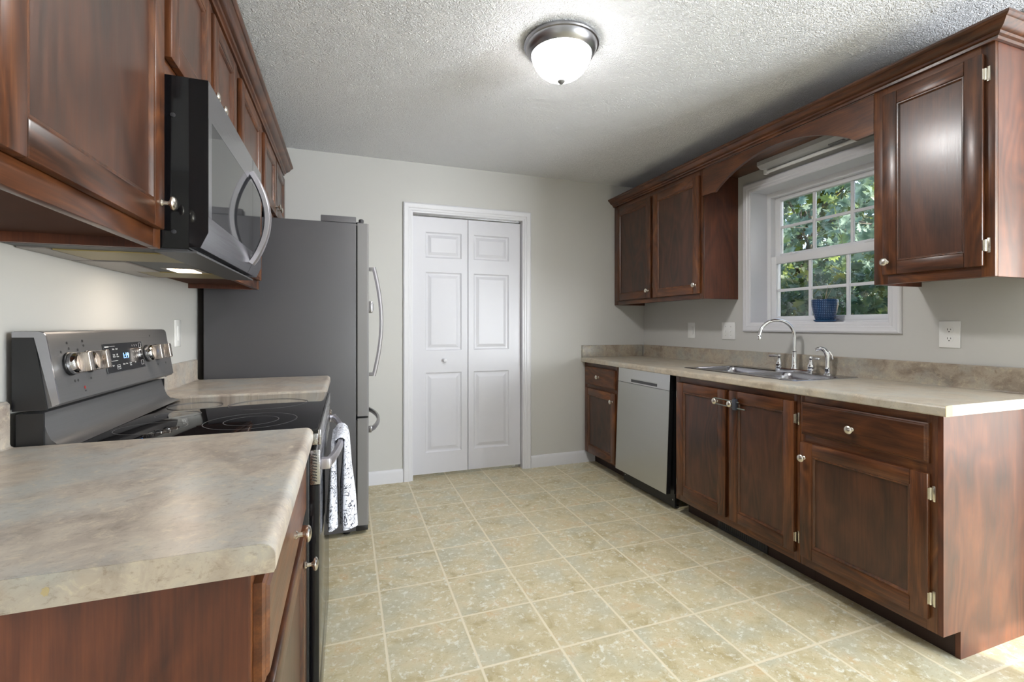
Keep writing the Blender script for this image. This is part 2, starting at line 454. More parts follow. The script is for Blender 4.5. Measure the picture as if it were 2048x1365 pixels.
# glass door of the dining corner, unseen window added to let sun onto the floor
gd = sempty('door_2', (4.65, -.75, 0), 'sliding glass door of the dining corner')
f = MB()
for y0, y1 in ((-1.78, -1.70), (-.79, -.71), (.20, .28)): f.box(4.64, 4.72, y0, y1, 0, 2.08)
f.box(4.64, 4.72, -1.70, .20, 2.0, 2.08); f.box(4.64, 4.72, -1.70, .20, 0, .06)
f.build('frame', vinyl_m, gd)
MB().box(4.675, 4.681, -1.70, -.79, .06, 2.0).build('pane', glass_m, gd)
MB().box(4.675, 4.681, -.71, .20, .06, 2.0).build('pane', glass_m, gd)
def added_window(name, label, x0, x1, z0, z1):
    w = sempty(name, ((x0+x1)/2, -2.7, z0), label); xm = (x0+x1)/2
    f = MB()
    for p, q in ((x0, x0+.06), (xm-.03, xm+.03), (x1-.06, x1)): f.box(p, q, -2.74, -2.66, z0, z1)
    f.box(x0+.06, x1-.06, -2.74, -2.66, z0, z0+.06); f.box(x0+.06, x1-.06, -2.74, -2.66, z1-.06, z1)
    f.build('frame', vinyl_m, w)
    MB().box(x0+.06, xm-.03, -2.703, -2.697, z0+.06, z1-.06).build('pane', glass_m, w)
    MB().box(xm+.03, x1-.06, -2.703, -2.697, z0+.06, z1-.06).build('pane', glass_m, w)
added_window('added_sun_window', 'unseen window added in the front wall to let sun onto the floor', 3.12, 4.4, .5, 2.1)
struct(MB().prism([(-3.2, H+.1), (1.5, H+.1), (-.8, 3.9)], 'x', XL-.4, 5.1).build('sun_blocking_roof', plain('grey_shingles', srgb(110, 108, 104), .9, var=.2)), 'unseen gable added to keep the sun off the sink window')  # added out of view to block the sun from the sink window

# baseboards on the back wall
def baseboard(name, x0, x1):
    p = [(YB, .0), (YB-.014, .0), (YB-.014, .078), (YB-.011, .09), (YB-.006, .098), (YB, .1)]
    return struct(MB().prism([(a, b) for a, b in p], 'x', x0, x1).build(name, white_m), 'white baseboard on the back wall')
baseboard('baseboard_back_left', XL, .402); baseboard('baseboard_back_right', 1.447, 2.05)

# door casing (colonial profile, mitred)
def casing(y_face, sgn, a0, a1, z0, z1, wdt, axis, bottom=False, mat=white_m):
    """frame around an opening; profile: (distance from the opening edge, projection)"""
    prof = [(0, 0), (0, .010), (.006, .013), (.018, .013), (.024, .017), (.040, .017), (wdt-.012, .019), (wdt-.004, .016), (wdt, .010), (wdt, 0)]
    mb = MB()
    def P(a, z, d):
        return (a, y_face+sgn*d, z) if axis == 'x' else (y_face+sgn*d, a, z)
    corner = [(a0, z0, -1, -1), (a0, z1, -1, 1), (a1, z1, 1, 1), (a1, z0, 1, -1)]
    if bottom: seq = corner+[corner[0]]
    else: seq = corner
    loops = []
    for i, (a, z, sa, sz) in enumerate(seq):
        flat = (not bottom) and i in (0, 3)
        loops.append([P(a+sa*o, z+(0 if flat else sz*o), d) for o, d in prof])
    mb.loft(loops, None, not bottom, not bottom)
    return mb
struct(casing(YB, -1, DX0, DX1, 0, DZ, .062, 'x').build('trim_1', white_m, angle=20), 'white door casing on the back wall')
jb = MB()
jb.box(DX0-.001, DX0+.012, YB-.008, YB+.12, 0, DZ); jb.box(DX1-.012, DX1+.001, YB-.008, YB+.12, 0, DZ); jb.box(DX0+.012, DX1-.012, YB-.008, YB+.12, DZ-.012, DZ+.001)
struct(jb.build('trim_2', white_m), 'white door jamb')

# bifold door
door = sempty('door_1', (.92, YB+.05, 0), 'white six-panel bifold closet door')
def leaf(x0, x1, px0, px1, z0=.028, z1=2.036):
    yf, yb = YB+.035, YB+.068
    mb = MB(); pz = [(.192, .818), (.992, 1.606), (1.718, 1.92)]
    zs = [z0]+[z for p in pz for z in p]+[z1]; xs = [x0, px0, px1, x1]
    b = bmesh.new()
    def quad(p): b.faces.new([b.verts.new(q) for q in p])
    for i in range(len(zs)-1):
        for j in range(3):
            if j == 1 and i % 2 == 1:
                a0, a1, c0, c1 = xs[1], xs[2], zs[i], zs[i+1]
                rings = [(0, 0), (.006, .0065), (.012, .009), (.022, .009), (.046, .0015)]
                for (o1, d1), (o2, d2) in zip(rings, rings[1:]):
                    A = [(a0+o1, yf+d1, c0+o1), (a1-o1, yf+d1, c0+o1), (a1-o1, yf+d1, c1-o1), (a0+o1, yf+d1, c1-o1)]
                    B = [(a0+o2, yf+d2, c0+o2), (a1-o2, yf+d2, c0+o2), (a1-o2, yf+d2, c1-o2), (a0+o2, yf+d2, c1-o2)]
                    for k in range(4): quad((A[k], A[(k+1) % 4], B[(k+1) % 4], B[k]))
                o, d = rings[-1]
                quad(((a0+o, yf+d, c0+o), (a1-o, yf+d, c0+o), (a1-o, yf+d, c1-o), (a0+o, yf+d, c1-o)))
            else:
                quad(((xs[j], yf, zs[i]), (xs[j+1], yf, zs[i]), (xs[j+1], yf, zs[i+1]), (xs[j], yf, zs[i+1])))
    quad(((x0, yb, z0), (x0, yb, z1), (x1, yb, z1), (x1, yb, z0)))
    quad(((x0, yf, z0), (x0, yf, z1), (x0, yb, z1), (x0, yb, z0))); quad(((x1, yf, z0), (x1, yb, z0), (x1, yb, z1), (x1, yf, z1)))
    quad(((x0, yf, z1), (x1, yf, z1), (x1, yb, z1), (x0, yb, z1))); quad(((x0, yf, z0), (x0, yb, z0), (x1, yb, z0), (x1, yf, z0)))
    bmesh.ops.remove_doubles(b, verts=b.verts[:], dist=.0004)
    bmesh.ops.recalc_face_normals(b, faces=b.faces[:])
    mb._take(b, None)
    return mb.build('door_leaf', door_m, door, angle=12)
l1 = leaf(.479, .9165, .578, .866); l2 = leaf(.9215, 1.368, .966, 1.266)
MB().lathe([(.011, 0), (.009, .006), (.0075, .012), (.013, .02), (.0155, .027), (.013, .033), (.006, .0365), (.0, .037)], None,
           Matrix.Translation((.728, YB+.035, .912)) @ Matrix.Rotation(math.radians(90), 4, 'X')).build('knob', white_m, l1)
MB().box(.478, 1.372, YB+.04, YB+.064, 2.047, 2.0535, steel).build('track', None, door)
pb = MB().box(1.30, 1.372, YB+.045, YB+.06, .004, .012, steel).box(1.33, 1.34, YB+.047, YB+.057, .012, .03, steel)
pb.build('pivot_bracket', None, door)
# lit closet behind the door, two boxes on its high shelf
sh = MB().box(XL+.02, XR-.3, YB+.45, YB+.98, 2.02, 2.04)
tag(sh.build('closet_shelf', white_m), 'white shelf high in the closet behind the bifold door', 'shelf')
tag(MB().box(.99, 1.055, YB+.55, YB+.75, 2.041, 2.30, bev=.003).build('storage_box', plain('orange_card', srgb(232, 140, 50), .6)), 'orange box seen through the gap above the bifold door', 'box')
tag(MB().box(1.30, 1.38, YB+.55, YB+.75, 2.041, 2.28, bev=.003).build('storage_box', plain('teal_card', srgb(90, 160, 180), .6)), 'teal box in the gap above the bifold door, right end', 'box')
lamp_obj('closet_lamp', 'POINT', (.5, YB+.3, 2.3), (0, 0, 0), 9, shadow_soft_size=.06)

# ------------------------------------------------------------------ window over the sink
win = sempty('window_1', (XR, 1.985, WZ0), 'white vinyl double-hung window with grilles over the sink')
casing(XR, -1, WY0, WY1, WZ0, WZ1, .058, 'y', True).build('casing', white_m, win, angle=20)
j = MB()
j.box(XR-.006, XR+.145, WY0-.001, WY0+.004, WZ0, WZ1); j.box(XR-.006, XR+.145, WY1-.004, WY1+.001, WZ0, WZ1)
j.box(XR-.006, XR+.145, WY0+.004, WY1-.004, WZ1-.004, WZ1+.001); j.box(XR-.006, XR+.145, WY0+.004, WY1-.004, WZ0-.001, WZ0+.004)
j.build('jamb', white_m, win)
fo = MB(); y0, y1, z0, z1 = WY0+.004, WY1-.004, WZ0+.004, WZ1-.004
fo.box(XR+.14, XR+.23, y0, y0+.028, z0, z1); fo.box(XR+.14, XR+.23, y1-.028, y1, z0, z1)
fo.box(XR+.14, XR+.23, y0+.028, y1-.028, z1-.03, z1); fo.box(XR+.14, XR+.23, y0+.028, y1-.028, z0, z0+.012)
fo.build('window_frame', vinyl_m, win)
def sash(xf, za, zb, ga, gb, midz):
    mb = MB(); ya, yb = y0+.028, y1-.028; gy0, gy1 = 1.640, 2.338
    mb.box(xf, xf+.032, ya, gy0, za, zb, bev=.003); mb.box(xf, xf+.032, gy1, yb, za, zb, bev=.003)
    mb.box(xf, xf+.032, gy0, gy1, za, ga, bev=.003); mb.box(xf, xf+.032, gy0, gy1, gb, zb, bev=.003)
    s = mb.build('sash', vinyl_m, win)
    g = MB()
    for k in (1, 2):
        yy = gy0+(gy1-gy0)*k/3; g.box(xf+.009, xf+.023, yy-.009, yy+.009, ga, gb, bev=.002)
    for k in range(3):
        a = gy0+(gy1-gy0)*k/3+(.009 if k else 0); b = gy0+(gy1-gy0)*(k+1)/3-(.009 if k < 2 else 0)
        g.box(xf+.009, xf+.023, a, b, midz-.009, midz+.009, bev=.002)
    g.build('grille', vinyl_m, s)
    MB().box(xf+.0145, xf+.0175, gy0, gy1, ga, gb).build('pane', glass_m, s)
    return s
sash(XR+.178, 1.612, z1-.03, 1.668, 2.022, 1.845)
s_low = sash(XR+.143, z0+.012, 1.648, 1.248, 1.597, 1.420)
for yy in (2.23, 1.75):
    MB().box(XR+.146, XR+.178, yy-.03, yy+.03, 1.6485, 1.657, bev=.003).box(XR+.150, XR+.172, yy-.006, yy+.02, 1.657, 1.665, bev=.003).build('sash_lock', vinyl_m, s_low)

# ------------------------------------------------------------------ cabinet parts
KNOB = None
def knob(parent, pos, sx, r=.0165):
    """mushroom knob sticking out along sx*x"""
    global KNOB
    if KNOB is None:
        o = MB().lathe([(.0085, 0), (.0085, .003), (.0055, .006), (.0048, .015), (.007, .019), (.0155, .022), (.0168, .0255), (.014, .029), (.008, .0312), (0, .032)], nickel, n=20).build('knob')
        KNOB = o.data; bpy.data.objects.remove(o)
    o = bpy.data.objects.new('knob', KNOB); COL.objects.link(o); o.parent = parent
    o.location = Vector(pos)-Vector(parent['_o']); o.rotation_euler = (0, sx*math.pi/2, 0); o['_o'] = tuple(pos)
    return o
def hinge(parent, xf, sx, y, ys, z):
    """exposed wrap hinge: leaf on the face frame plus barrel at the door edge (ys: +1 towards larger y = frame side)"""
    mb = MB()
    a, b = sorted((y+ys*.005, y+ys*.016)); x0, x1 = sorted((xf, xf+sx*.004))
    mb.box(x0, x1, a, b, z-.028, z+.028, bev=.0015)
    mb.tube([(xf+sx*.008, y+ys*.003, z-.022), (xf+sx*.008, y+ys*.003, z+.022)], .0042, n=8)
    x0, x1 = sorted((xf+sx*.004, xf+sx*.019)); a, b = sorted((y+ys*.0002, y+ys*.0022))
    mb.box(x0, x1, a, b, z-.020, z+.020)
    return mb.build('hinge', hinge_m, parent)
def frame_door(parent, xf, sx, ya, yb, za, zb, name='door', fr=.056, th=.019):
    """recessed-panel door on the face plane xf, growing along sx"""
    mb = MB()
    def bx(d0, d1, y0, y1, z0, z1, m, bev=0.):
        x0, x1 = sorted((xf+sx*d0, xf+sx*d1)); mb.box(x0, x1, y0, y1, z0, z1, m, bev)
    g = .0004
    bx(.0005, th, ya, ya+fr, za, zb, wood_v, .0035); bx(.0005, th, yb-fr, yb, za, zb, wood_v, .0035)
    bx(.0005, th, ya+fr, yb-fr, za, za+fr, wood_h, .0035); bx(.0005, th, ya+fr, yb-fr, zb-fr, zb, wood_h, .0035)
    # inner bead, mitred: slopes from the frame face down to the panel
    a0, a1, c0, c1 = ya+fr, yb-fr, za+fr, zb-fr
    prof = [(-.001, th-.003), (.002, th-.0015), (.006, th-.002), (.009, th-.006), (.011, th-.011), (-.001, th-.011)]
    loops = []
    for (a, c, s1, s2) in ((a0, c0, 1, 1), (a1, c0, -1, 1), (a1, c1, -1, -1), (a0, c1, 1, -1), (a0, c0, 1, 1)):
        loops.append([(xf+sx*d, a+s1*o, c+s2*o) for o, d in prof])
    mb.loft(loops, wood_v, False, False)
    d = mb.build(name, None, parent)
    p = MB(); x0, x1 = sorted((xf+sx*.003, xf+sx*(th-.010)))
    p.box(x0, x1, a0-.001, a1+.001, c0-.001, c1+.001)
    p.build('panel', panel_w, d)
    return d
def slab_drawer(parent, xf, sx, ya, yb, za, zb, th=.019):
    mb = MB(); x = lambda d: xf+sx*d
    loops = []
    for o, d in ((0, .0005), (0, th-.008), (.004, th-.0045), (.007, th-.004), (.011, th)):
        loops.append([(x(d), ya+o, za+o), (x(d), yb-o, za+o), (x(d), yb-o, zb-o), (x(d), ya+o, zb-o)])
    mb.loft(loops, wood_h)
    return mb.build('drawer', None, parent, angle=20)

def wall_cabinet(label, sx, xw, xf, ya, yb, z0, z1, doors, loc_group=None, rail_stile=None, end=None):
    """doors: (ya, yb, za, zb, knob_y, knob_z, hinge_side or None)"""
    t = thing('wall_cabinet', label, 'cabinet', (xw, (ya+yb)/2, z0), loc_group)
    c = MB(); X = lambda a, b: sorted((a, b))
    ya += .0006; yb -= .0006; xw = xw+sx*.0006
    xi = xf-sx*.0195
    for s0, s1 in ((ya, ya+.014), (yb-.014, yb)):
        x0, x1 = X(xw, xi); c.box(x0, x1, s0, s1, z0, z1, veneer if True else None)
    x0, x1 = X(xw, xi)
    c.box(x0, x1, ya+.014, yb-.014, z0+.022, z0+.036, under_m); c.box(x0, x1, ya+.014, yb-.014, z1-.014, z1, wood_h)
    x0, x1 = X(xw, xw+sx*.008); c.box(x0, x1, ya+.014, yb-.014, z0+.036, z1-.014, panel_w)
    c.build('carcass', None, t)
    fr = MB(); x0, x1 = X(xi, xf)
    zt = max(d[3] for d in doors); zb_ = min(d[2] for d in doors)
    edges = [ya]+[(a[1]+b[0])/2 for a, b in zip(doors, doors[1:])]+[yb]
    L = doors[0][0]+.012; R = doors[-1][1]-.012
    fr.box(x0, x1, ya, L, z0, z1, wood_v, .001); fr.box(x0, x1, R, yb, z0, z1, wood_v, .001)
    fr.box(x0, x1, L, R, z0, zb_+.012, wood_h, .001); fr.box(x0, x1, L, R, zt-.012, z1, wood_h, .001)
    for a, b in zip(doors, doors[1:]):
        fr.box(x0, x1, a[1]-.012, b[0]+.012, zb_+.012, zt-.012, wood_v, .001)
    fr.build('face_frame', None, t)
    for (a, b, c0, c1, ky, kz, hs) in doors:
        d = frame_door(t, xf, sx, a, b, c0, c1)
        knob(d, (xf+sx*.019, ky, kz), sx)
        if hs is not None:
            for z in hs[1]: hinge(d, xf, sx, b if hs[0] > 0 else a, hs[0], z)
    return t

# left run of wall cabinets
wall_cabinet('largest and nearest cherry wall cabinet, left of the microwave, with one tall door', 1, XL, XLU, .69, 1.337, ZU, ZT,
             [(.7515, 1.305, 1.41, 2.2, 1.278, 1.468, None)])
wall_cabinet('short two-door cherry cabinet mounted above the microwave', 1, XL, XLU, 1.338, 2.107, 1.802, ZT,
             [(1.350, 1.704, 1.842, 2.2, 1.676, 1.897, (-1, (2.085,))), (1.744, 2.068, 1.842, 2.2, 1.772, 1.897, None)])
wall_cabinet('narrow one-door cherry cabinet between the microwave and the refrigerator', 1, XL, XLU, 2.108, 2.678, ZU, ZT,
             [(2.165, 2.628, 1.41, 2.2, 2.192, 1.468, None)])
wall_cabinet('short two-door cherry cabinet above the refrigerator, against the back wall', 1, XL, XLU, 2.679, YB-.002, 1.82, ZT,
             [(2.73, 3.135, 1.857, 2.2, 3.108, 1.90, None), (3.165, 3.56, 1.857, 2.2, 3.192, 1.90, None)])
# right run
wall_cabinet('two-door cherry wall cabinet in the back right corner, left of the window', -1, XR, XRU, 2.517, YB-.002, ZU, ZT,
             [(2.531, 3.032, 1.404, 2.2, 2.562, 1.462, (1, (1.50, 2.11))), (3.062, 3.556, 1.404, 2.2, 3.09, 1.462, (1, (1.50, 2.11)))])
wall_cabinet('one-door cherry wall cabinet right of the window, nearest on the right', -1, XR, XRU, 1.018, 1.4375, ZU, ZT,
             [(1.047, 1.392, 1.409, 2.203, 1.372, 1.464, (-1, (1.485, 2.124)))])

# crown mouldings (top-level: lifted off in one piece each)
CP = [(0, ZT-.012), (.010, ZT-.012), (.012, ZT-.002), (.020, ZT+.002), (.023, ZT+.010), (.030, ZT+.012), (.040, ZT+.018), (.048, ZT+.028), (.053, ZT+.036), (.060, ZT+.039), (.065, ZT+.044), (.065, ZT+.053), (0, ZT+.053)]
def crown(name, label, pts, nrm):
    """sweep of the crown profile; pts corner points on the cabinet face, nrm outward offset direction at each"""
    mb = MB(); loops = []
    for (x, y), (nx, ny) in zip(pts, nrm):
        loops.append([(x+nx*d, y+ny*d, z) for d, z in CP])
    mb.loft(loops, wood_h)
    return tag(mb.build(name, None, angle=22), label, 'moulding')
e = .0015
crown('crown_moulding', 'long cherry crown moulding on top of the left wall cabinets', [(XL+.001, .69-e), (XLU+e, .69-e), (XLU+e, YB-.001)], [(0, -1), (1, -1), (1, 0)])
crown('crown_moulding', 'long cherry crown moulding on the right cabinets and the window valance', [(XR-.001, 1.018-e), (XRU-e, 1.018-e), (XRU-e, YB-.001)], [(0, -1), (-1, -1), (-1, 0)])
# arched valance between the right wall cabinets
R_, yc, zc = .772, 1.9635, 2.198-.772
prof = [(1.4382, ZT-.013), (1.4382, 2.058), (1.52, 2.056)]
for k in range(1, 24):
    y = 1.52+(2.407-1.52)*k/24; prof.append((y, zc+math.sqrt(R_*R_-(y-yc)**2)))
prof += [(2.407, 2.056), (2.5162, 2.058), (2.5162, ZT-.013)]
va = thing('window_valance', 'arched cherry valance board spanning the window between two wall cabinets', 'valance', (XRU, yc, 2.06))
MB().prism(prof, 'x', XRU, XRU+.0195, wood_h).build('arched_board', None, va)
MB().box(XRU+.02, XR-.001, 1.4382, 2.5162, 2.212, 2.226, wood_h).build('top_board', None, va)
# fluorescent fixture under the valance board
fx = thing('fluorescent_fixture', 'slim grey strip light fixture hung behind the arched valance above the window', 'light fixture', (2.48, 1.86, 2.2))
MB().prism([(2.425, 2.211), (2.53, 2.211), (2.53, 2.185), (2.505, 2.168), (2.45, 2.168), (2.425, 2.185)], 'y', 1.50, 2.235, plain('grey_fixture_enamel', srgb(176, 176, 176), .4)).build('housing', None, fx)
MB().tube([(2.495, 1.52, 2.154), (2.495, 2.215, 2.154)], .0105, n=14).build('tube', plain('unlit_white_tube', srgb(226, 226, 224), .25), fx)
MB().box(2.483, 2.507, 2.216, 2.24, 2.142, 2.172, bev=.003).build('tube_holder', plate_m, fx)
MB().box(2.483, 2.507, 1.495, 1.519, 2.142, 2.172, bev=.003).build('tube_holder', plate_m, fx)
MB().box(2.455, 2.475, 1.72, 1.80, 2.1625, 2.168).build('switch', grey_m, fx)

# ------------------------------------------------------------------ base cabinets, right run
def base_cabinet(label, sx, xw, xf, xt, ya, yb, drawers, doors, end_near=False, name='base_cabinet'):
    t = thing(name, label, 'cabinet', (xw, (ya+yb)/2, 0))
    X = lambda a, b: sorted((a, b)); ya += .0006; yb -= .0006; xw = xw+sx*.0006; xi = xf-sx*.0195
    c = MB(); z1 = CH-.039
    for s0, s1, near in ((ya, ya+.016, True), (yb-.016, yb, False)):
        if near and end_near:
            continue
        x0, x1 = X(xw, xi); c.box(x0, x1, s0, s1, .1, z1, veneer)
    x0, x1 = X(xw, xi); c.box(x0, x1, ya+.016, yb-.016, .1, .114, wood_h)
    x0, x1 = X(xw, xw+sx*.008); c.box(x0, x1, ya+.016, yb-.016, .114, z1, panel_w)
    c.build('carcass', None, t)
    if end_near:
        e_ = MB(); xx = xt
        pr = [(xw, 0), (xw, z1), (xf-sx*.0005, z1), (xf-sx*.0005, .1), (xx, .1), (xx, 0)]
        e_.prism(pr, 'y', ya, ya+.016, veneer); e_.build('end_panel', None, t)
        y_ff = ya+.0165
    else: y_ff = ya
    k = MB(); x0, x1 = X(xt, xt-sx*.014); k.box(x0, x1, y_ff, yb, .0005, .0995, toe_m); k.build('toe_kick', None, t)
    fr = MB(); x0, x1 = X(xi, xf); allp = doors+drawers
    L = min(d[0] for d in allp)+.012; R = max(d[1] for d in allp)-.012
    zt = max(d[3] for d in allp); zb_ = min(d[2] for d in allp)
    fr.box(x0, x1, y_ff, L, .1, z1, wood_v, .001); fr.box(x0, x1, R, yb, .1, z1, wood_v, .001)
    fr.box(x0, x1, L, R, .1, zb_+.012, wood_h, .001); fr.box(x0, x1, L, R, zt-.012, z1, wood_h, .001)
    if drawers: fr.box(x0, x1, L, R, doors[0][3]-.012, drawers[0][2]+.012, wood_h, .001)
    ds = sorted(doors)
    for a, b in zip(ds, ds[1:]): fr.box(x0, x1, a[1]-.012, b[0]+.012, zb_+.012, zt-.012, wood_v, .001)
    fr.build('face_frame', None, t)
    for (a, b, c0, c1, ky, kz) in drawers:
        d = slab_drawer(t, xf, sx, a, b, c0, c1); knob(d, (xf+sx*.019, ky, kz), sx)
    for (a, b, c0, c1, ky, kz, hs) in doors:
        d = frame_door(t, xf, sx, a, b, c0, c1); knob(d, (xf+sx*.019, ky, kz), sx)
        if hs:
            for z in hs[1]: hinge(d, xf, sx, b if hs[0] > 0 else a, hs[0], z)
    return t
XT = 2.0507
base_cabinet('cherry base cabinet at the open end of the right counter, wide door under one drawer', -1, XR, XRB, XT, 1.02, 1.562,
             [(1.058, 1.547, .696, .84, 1.318, .763)], [(1.058, 1.549, .143, .661, 1.528, .592, (-1, (.591, .22)))], True)
base_cabinet('cherry sink base cabinet with two worn doors, under the sink', -1, XR, XRB, XT, 1.5625, 2.413, [],
             [(1.580, 1.965, .143, .838, 1.942, .769, (-1, (.759, .216))), (1.992, 2.386, .143, .835, 2.048, .769, (1, (.76, .215)))], name='sink_cabinet')
base_cabinet('small cherry base cabinet in the far right corner beyond the dishwasher', -1, XR, XRB, XT, 3.082, YB-.002,
             [(3.098, 3.570, .688, .84, 3.336, .765)], [(3.098, 3.570, .118, .658, 3.128, .596, None)])
# toe-kick register under the sink cabinet
vt = thing('floor_register', 'dark slotted heating register set in the toe kick under the sink cabinet', 'vent', (XT, 1.99, .02))
MB().box(XT-.006, XT-.0005, 1.82, 2.16, .004, .085, dark_m, .001).build('frame', None, vt)
vs = MB()
for k in range(22): vs.box(XT-.0075, XT-.0062, 1.835+k*.0142, 1.842+k*.0142, .018, .07, black_m)
vs.build('slots', None, vt)
# child lock through the two sink-cabinet knobs
ck = thing('cabinet_lock', 'dark sliding child lock looped through the two sink cabinet knobs', 'child lock', (XRB-.035, 1.99, .77))
xk = XRB-.0315
loop = [(xk, 1.845, .752), (xk, 1.98, .754), (xk, 2.04, .755)]
for a in range(-80, 81, 20): loop.append((xk, 2.052+.016*math.cos(math.radians(a)), .770+.016*math.sin(math.radians(a))))
loop += [(xk, 2.04, .786), (xk, 1.98, .786), (xk, 1.885, .784)]
MB().tube(loop, .003, n=8).build('cord', plain('lock_cord_grey', srgb(110, 118, 112), .45), ck)
MB().box(xk-.011, xk+.009, 1.898, 1.922, .742, .800, bev=.004).build('slider', plain('slate_plastic', srgb(62, 66, 76), .4), ck)
MB().box(xk-.007, xk+.004, 1.905, 1.914, .8002, .806, bev=.0015).build('release_button', dark_m, ck)

# ------------------------------------------------------------------ dishwasher
dwt = thing('dishwasher', 'stainless steel dishwasher with pocket handle, its door tilted out at the foot', 'dishwasher', (2.2, 2.75, 0))
MB().box(1.985, XR-.03, 2.470, 3.055, .10, .868, black_m).build('tub', None, dwt)
ang = math.atan2(.03, .76)
Mdw = Matrix.Translation((1.950, 0, .872)) @ Matrix.Rotation(ang, 4, 'Y')
def dwb(mb, d0, d1, y0, y1, z0, z1, m, bev=0.): mb.box(d0, d1, y0, y1, z0, z1, m, bev, 2, Mdw)
d = MB(); dwb(d, 0, .002, 2.466, 3.060, -.764, -.106, dw_steel); dwb(d, .002, .034, 2.468, 3.058, -.763, -.106, black_m); d.build('door', None, dwt)
d = MB()
zc0, zc1, hy0, hy1 = -.103, 0., 2.593, 2.895
dwb(d, .002, .034, 2.468, 3.058, -.1045, -.0005, black_m)
lite = metal('dishwasher_control_steel', srgb(208, 209, 208), .32, 'y')
dwb(d, 0, .002, 2.466, hy0, zc0, zc1, lite); dwb(d, 0, .002, hy1, 3.060, zc0, zc1, lite)
dwb(d, 0, .002, hy0, hy1, -.068, zc1, lite); dwb(d, 0, .002, hy0, hy1, zc0, -.094, lite)
d.build('control_strip', None, dwt)
d = MB(); dwb(d, .0008, .0019, hy0, hy1, -.094, -.068, plain('pocket_shade_metal', srgb(96, 96, 98), .4, metal=.8)); dwb(d, -.001, .0005, hy0, hy1, -.0745, -.068, dw_steel); d.build('pocket_handle', None, dwt)
d = MB().box(1.99, 2.004, 2.47, 3.055, .012, .0985, black_m)
for yy in (2.50, 3.02): d.tube([(2.03, yy, .0005), (2.03, yy, .012)], .014, black_m)
for yy in (2.485, 3.03): d.tube([(1.9895, yy, .06), (1.986, yy, .06)], .005, steel, n=8)
d.build('toe_panel', None, dwt)

# ------------------------------------------------------------------ worktops
def nose(xf, sx, zt=CH, th=.038, r=.014, back=.05):
    """front strip profile with rolled edge: from the front going back by 'back'"""
    p = [(xf+sx*back, zt-th), (xf+sx*.003, zt-th), (xf, zt-th+.004)]
    for k in range(0, 7):
        a = math.radians(90*k/6); p.append((xf+sx*(r-r*math.cos(a)), zt-r+r*math.sin(a)))
    return p+[(xf+sx*back, zt)]
SP = .103
def splash_profile(xw, sx):
    """backsplash standing on the worktop at the wall; sx points into the room"""
    return [(xw+sx*.0008, CH+.0002), (xw+sx*.0008, CH+SP), (xw+sx*.014, CH+SP), (xw+sx*.019, CH+SP-.006), (xw+sx*.019, CH+.008), (xw+sx*.021, CH+.003), (xw+sx*.026, CH+.0002)]
rt = thing('worktop', 'long beige laminate worktop on the right, with the sink set into it', 'countertop', (2.2, 2.3, CH))
SX0, SX1, SYA, SYB = 2.095, 2.500, 1.712, 2.462     # sink cut-out
ya, yb = .996, YB-.001
sl = MB()
sl.prism(nose(XRC, 1, back=.06), 'y', ya, yb, lam_r)
sl.box(XRC+.06, SX0, ya, yb, CH-.038, CH, lam_r)
sl.box(SX0, SX1, ya, SYA, CH-.038, CH, lam_r); sl.box(SX0, SX1, SYB, yb, CH-.038, CH, lam_r)
sl.box(SX1, XR-.001, ya, yb, CH-.038, CH, lam_r)
sl.build('slab', None, rt)
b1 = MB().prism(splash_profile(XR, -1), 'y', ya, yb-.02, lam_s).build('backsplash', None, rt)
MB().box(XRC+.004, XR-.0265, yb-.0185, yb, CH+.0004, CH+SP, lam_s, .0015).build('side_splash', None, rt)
MB().box(XRC+.0005, XRC+.037, ya-.0012, ya, CH-.0375, CH-.001, core_m).build('exposed_core', None, rt)['label'] = 'bare yellow particle board where the end strip is missing'

lt = thing('worktop', 'mottled grey-beige laminate worktop in the left foreground with a rolled front edge', 'countertop', (-.4, 1.0, CH))
MB().prism(nose(XLC, -1, r=.018, back=.06), 'y', .654, 1.356, lam_l).box(XL+.001, XLC-.06, .654, 1.356, CH-.038, CH, lam_l).build('slab', None, lt)
MB().prism(splash_profile(XL, 1), 'y', .654, 1.356, lam_l).build('backsplash', None, lt)
ec = MB().box(XL+.001, XLC-.018, .6525, .654, CH-.0378, CH-.0004, lam_s)
pr = [(XLC-.018, CH-.0004), (XLC-.018, CH-.0378), (XLC-.002, CH-.0378), (XLC-.0004, CH-.034)]
for k in range(6, -1, -1):
    a = math.radians(90*(6-k)/6); pr.append((XLC-(.018-.0176*math.cos(a)), CH-.018+.0176*math.sin(a)))
ec.prism(pr, 'y', .6525, .654, lam_s); ec.build('end_cap', None, lt)
def blob(cx, cz, rx, rz, m, parent, seed):
    rnd = random.Random(seed); n = 18
    p = [(cx+rx*math.cos(2*math.pi*k/n)*rnd.uniform(.65, 1.1), cz+rz*math.sin(2*math.pi*k/n)*rnd.uniform(.6, 1.1)) for k in range(n)]
    MB().prism(p, 'y', .6521, .6525, m).build('stain', None, parent)
blob(-.386, .894, .020, .0045, stain_m, lt, 3); blob(-.312, .893, .004, .006, stain_m, lt, 5)
ft = thing('worktop', 'short laminate worktop between the range and the refrigerator', 'countertop', (-.4, 2.43, CH))
MB().prism(nose(XLC, -1, r=.018, back=.06), 'y', 2.125, 2.745, lam_l).box(XL+.001, XLC-.06, 2.125, 2.745, CH-.038, CH, lam_l).build('slab', None, ft)
MB().prism(splash_profile(XL, 1), 'y', 2.125, 2.745, lam_l).build('backsplash', None, ft)

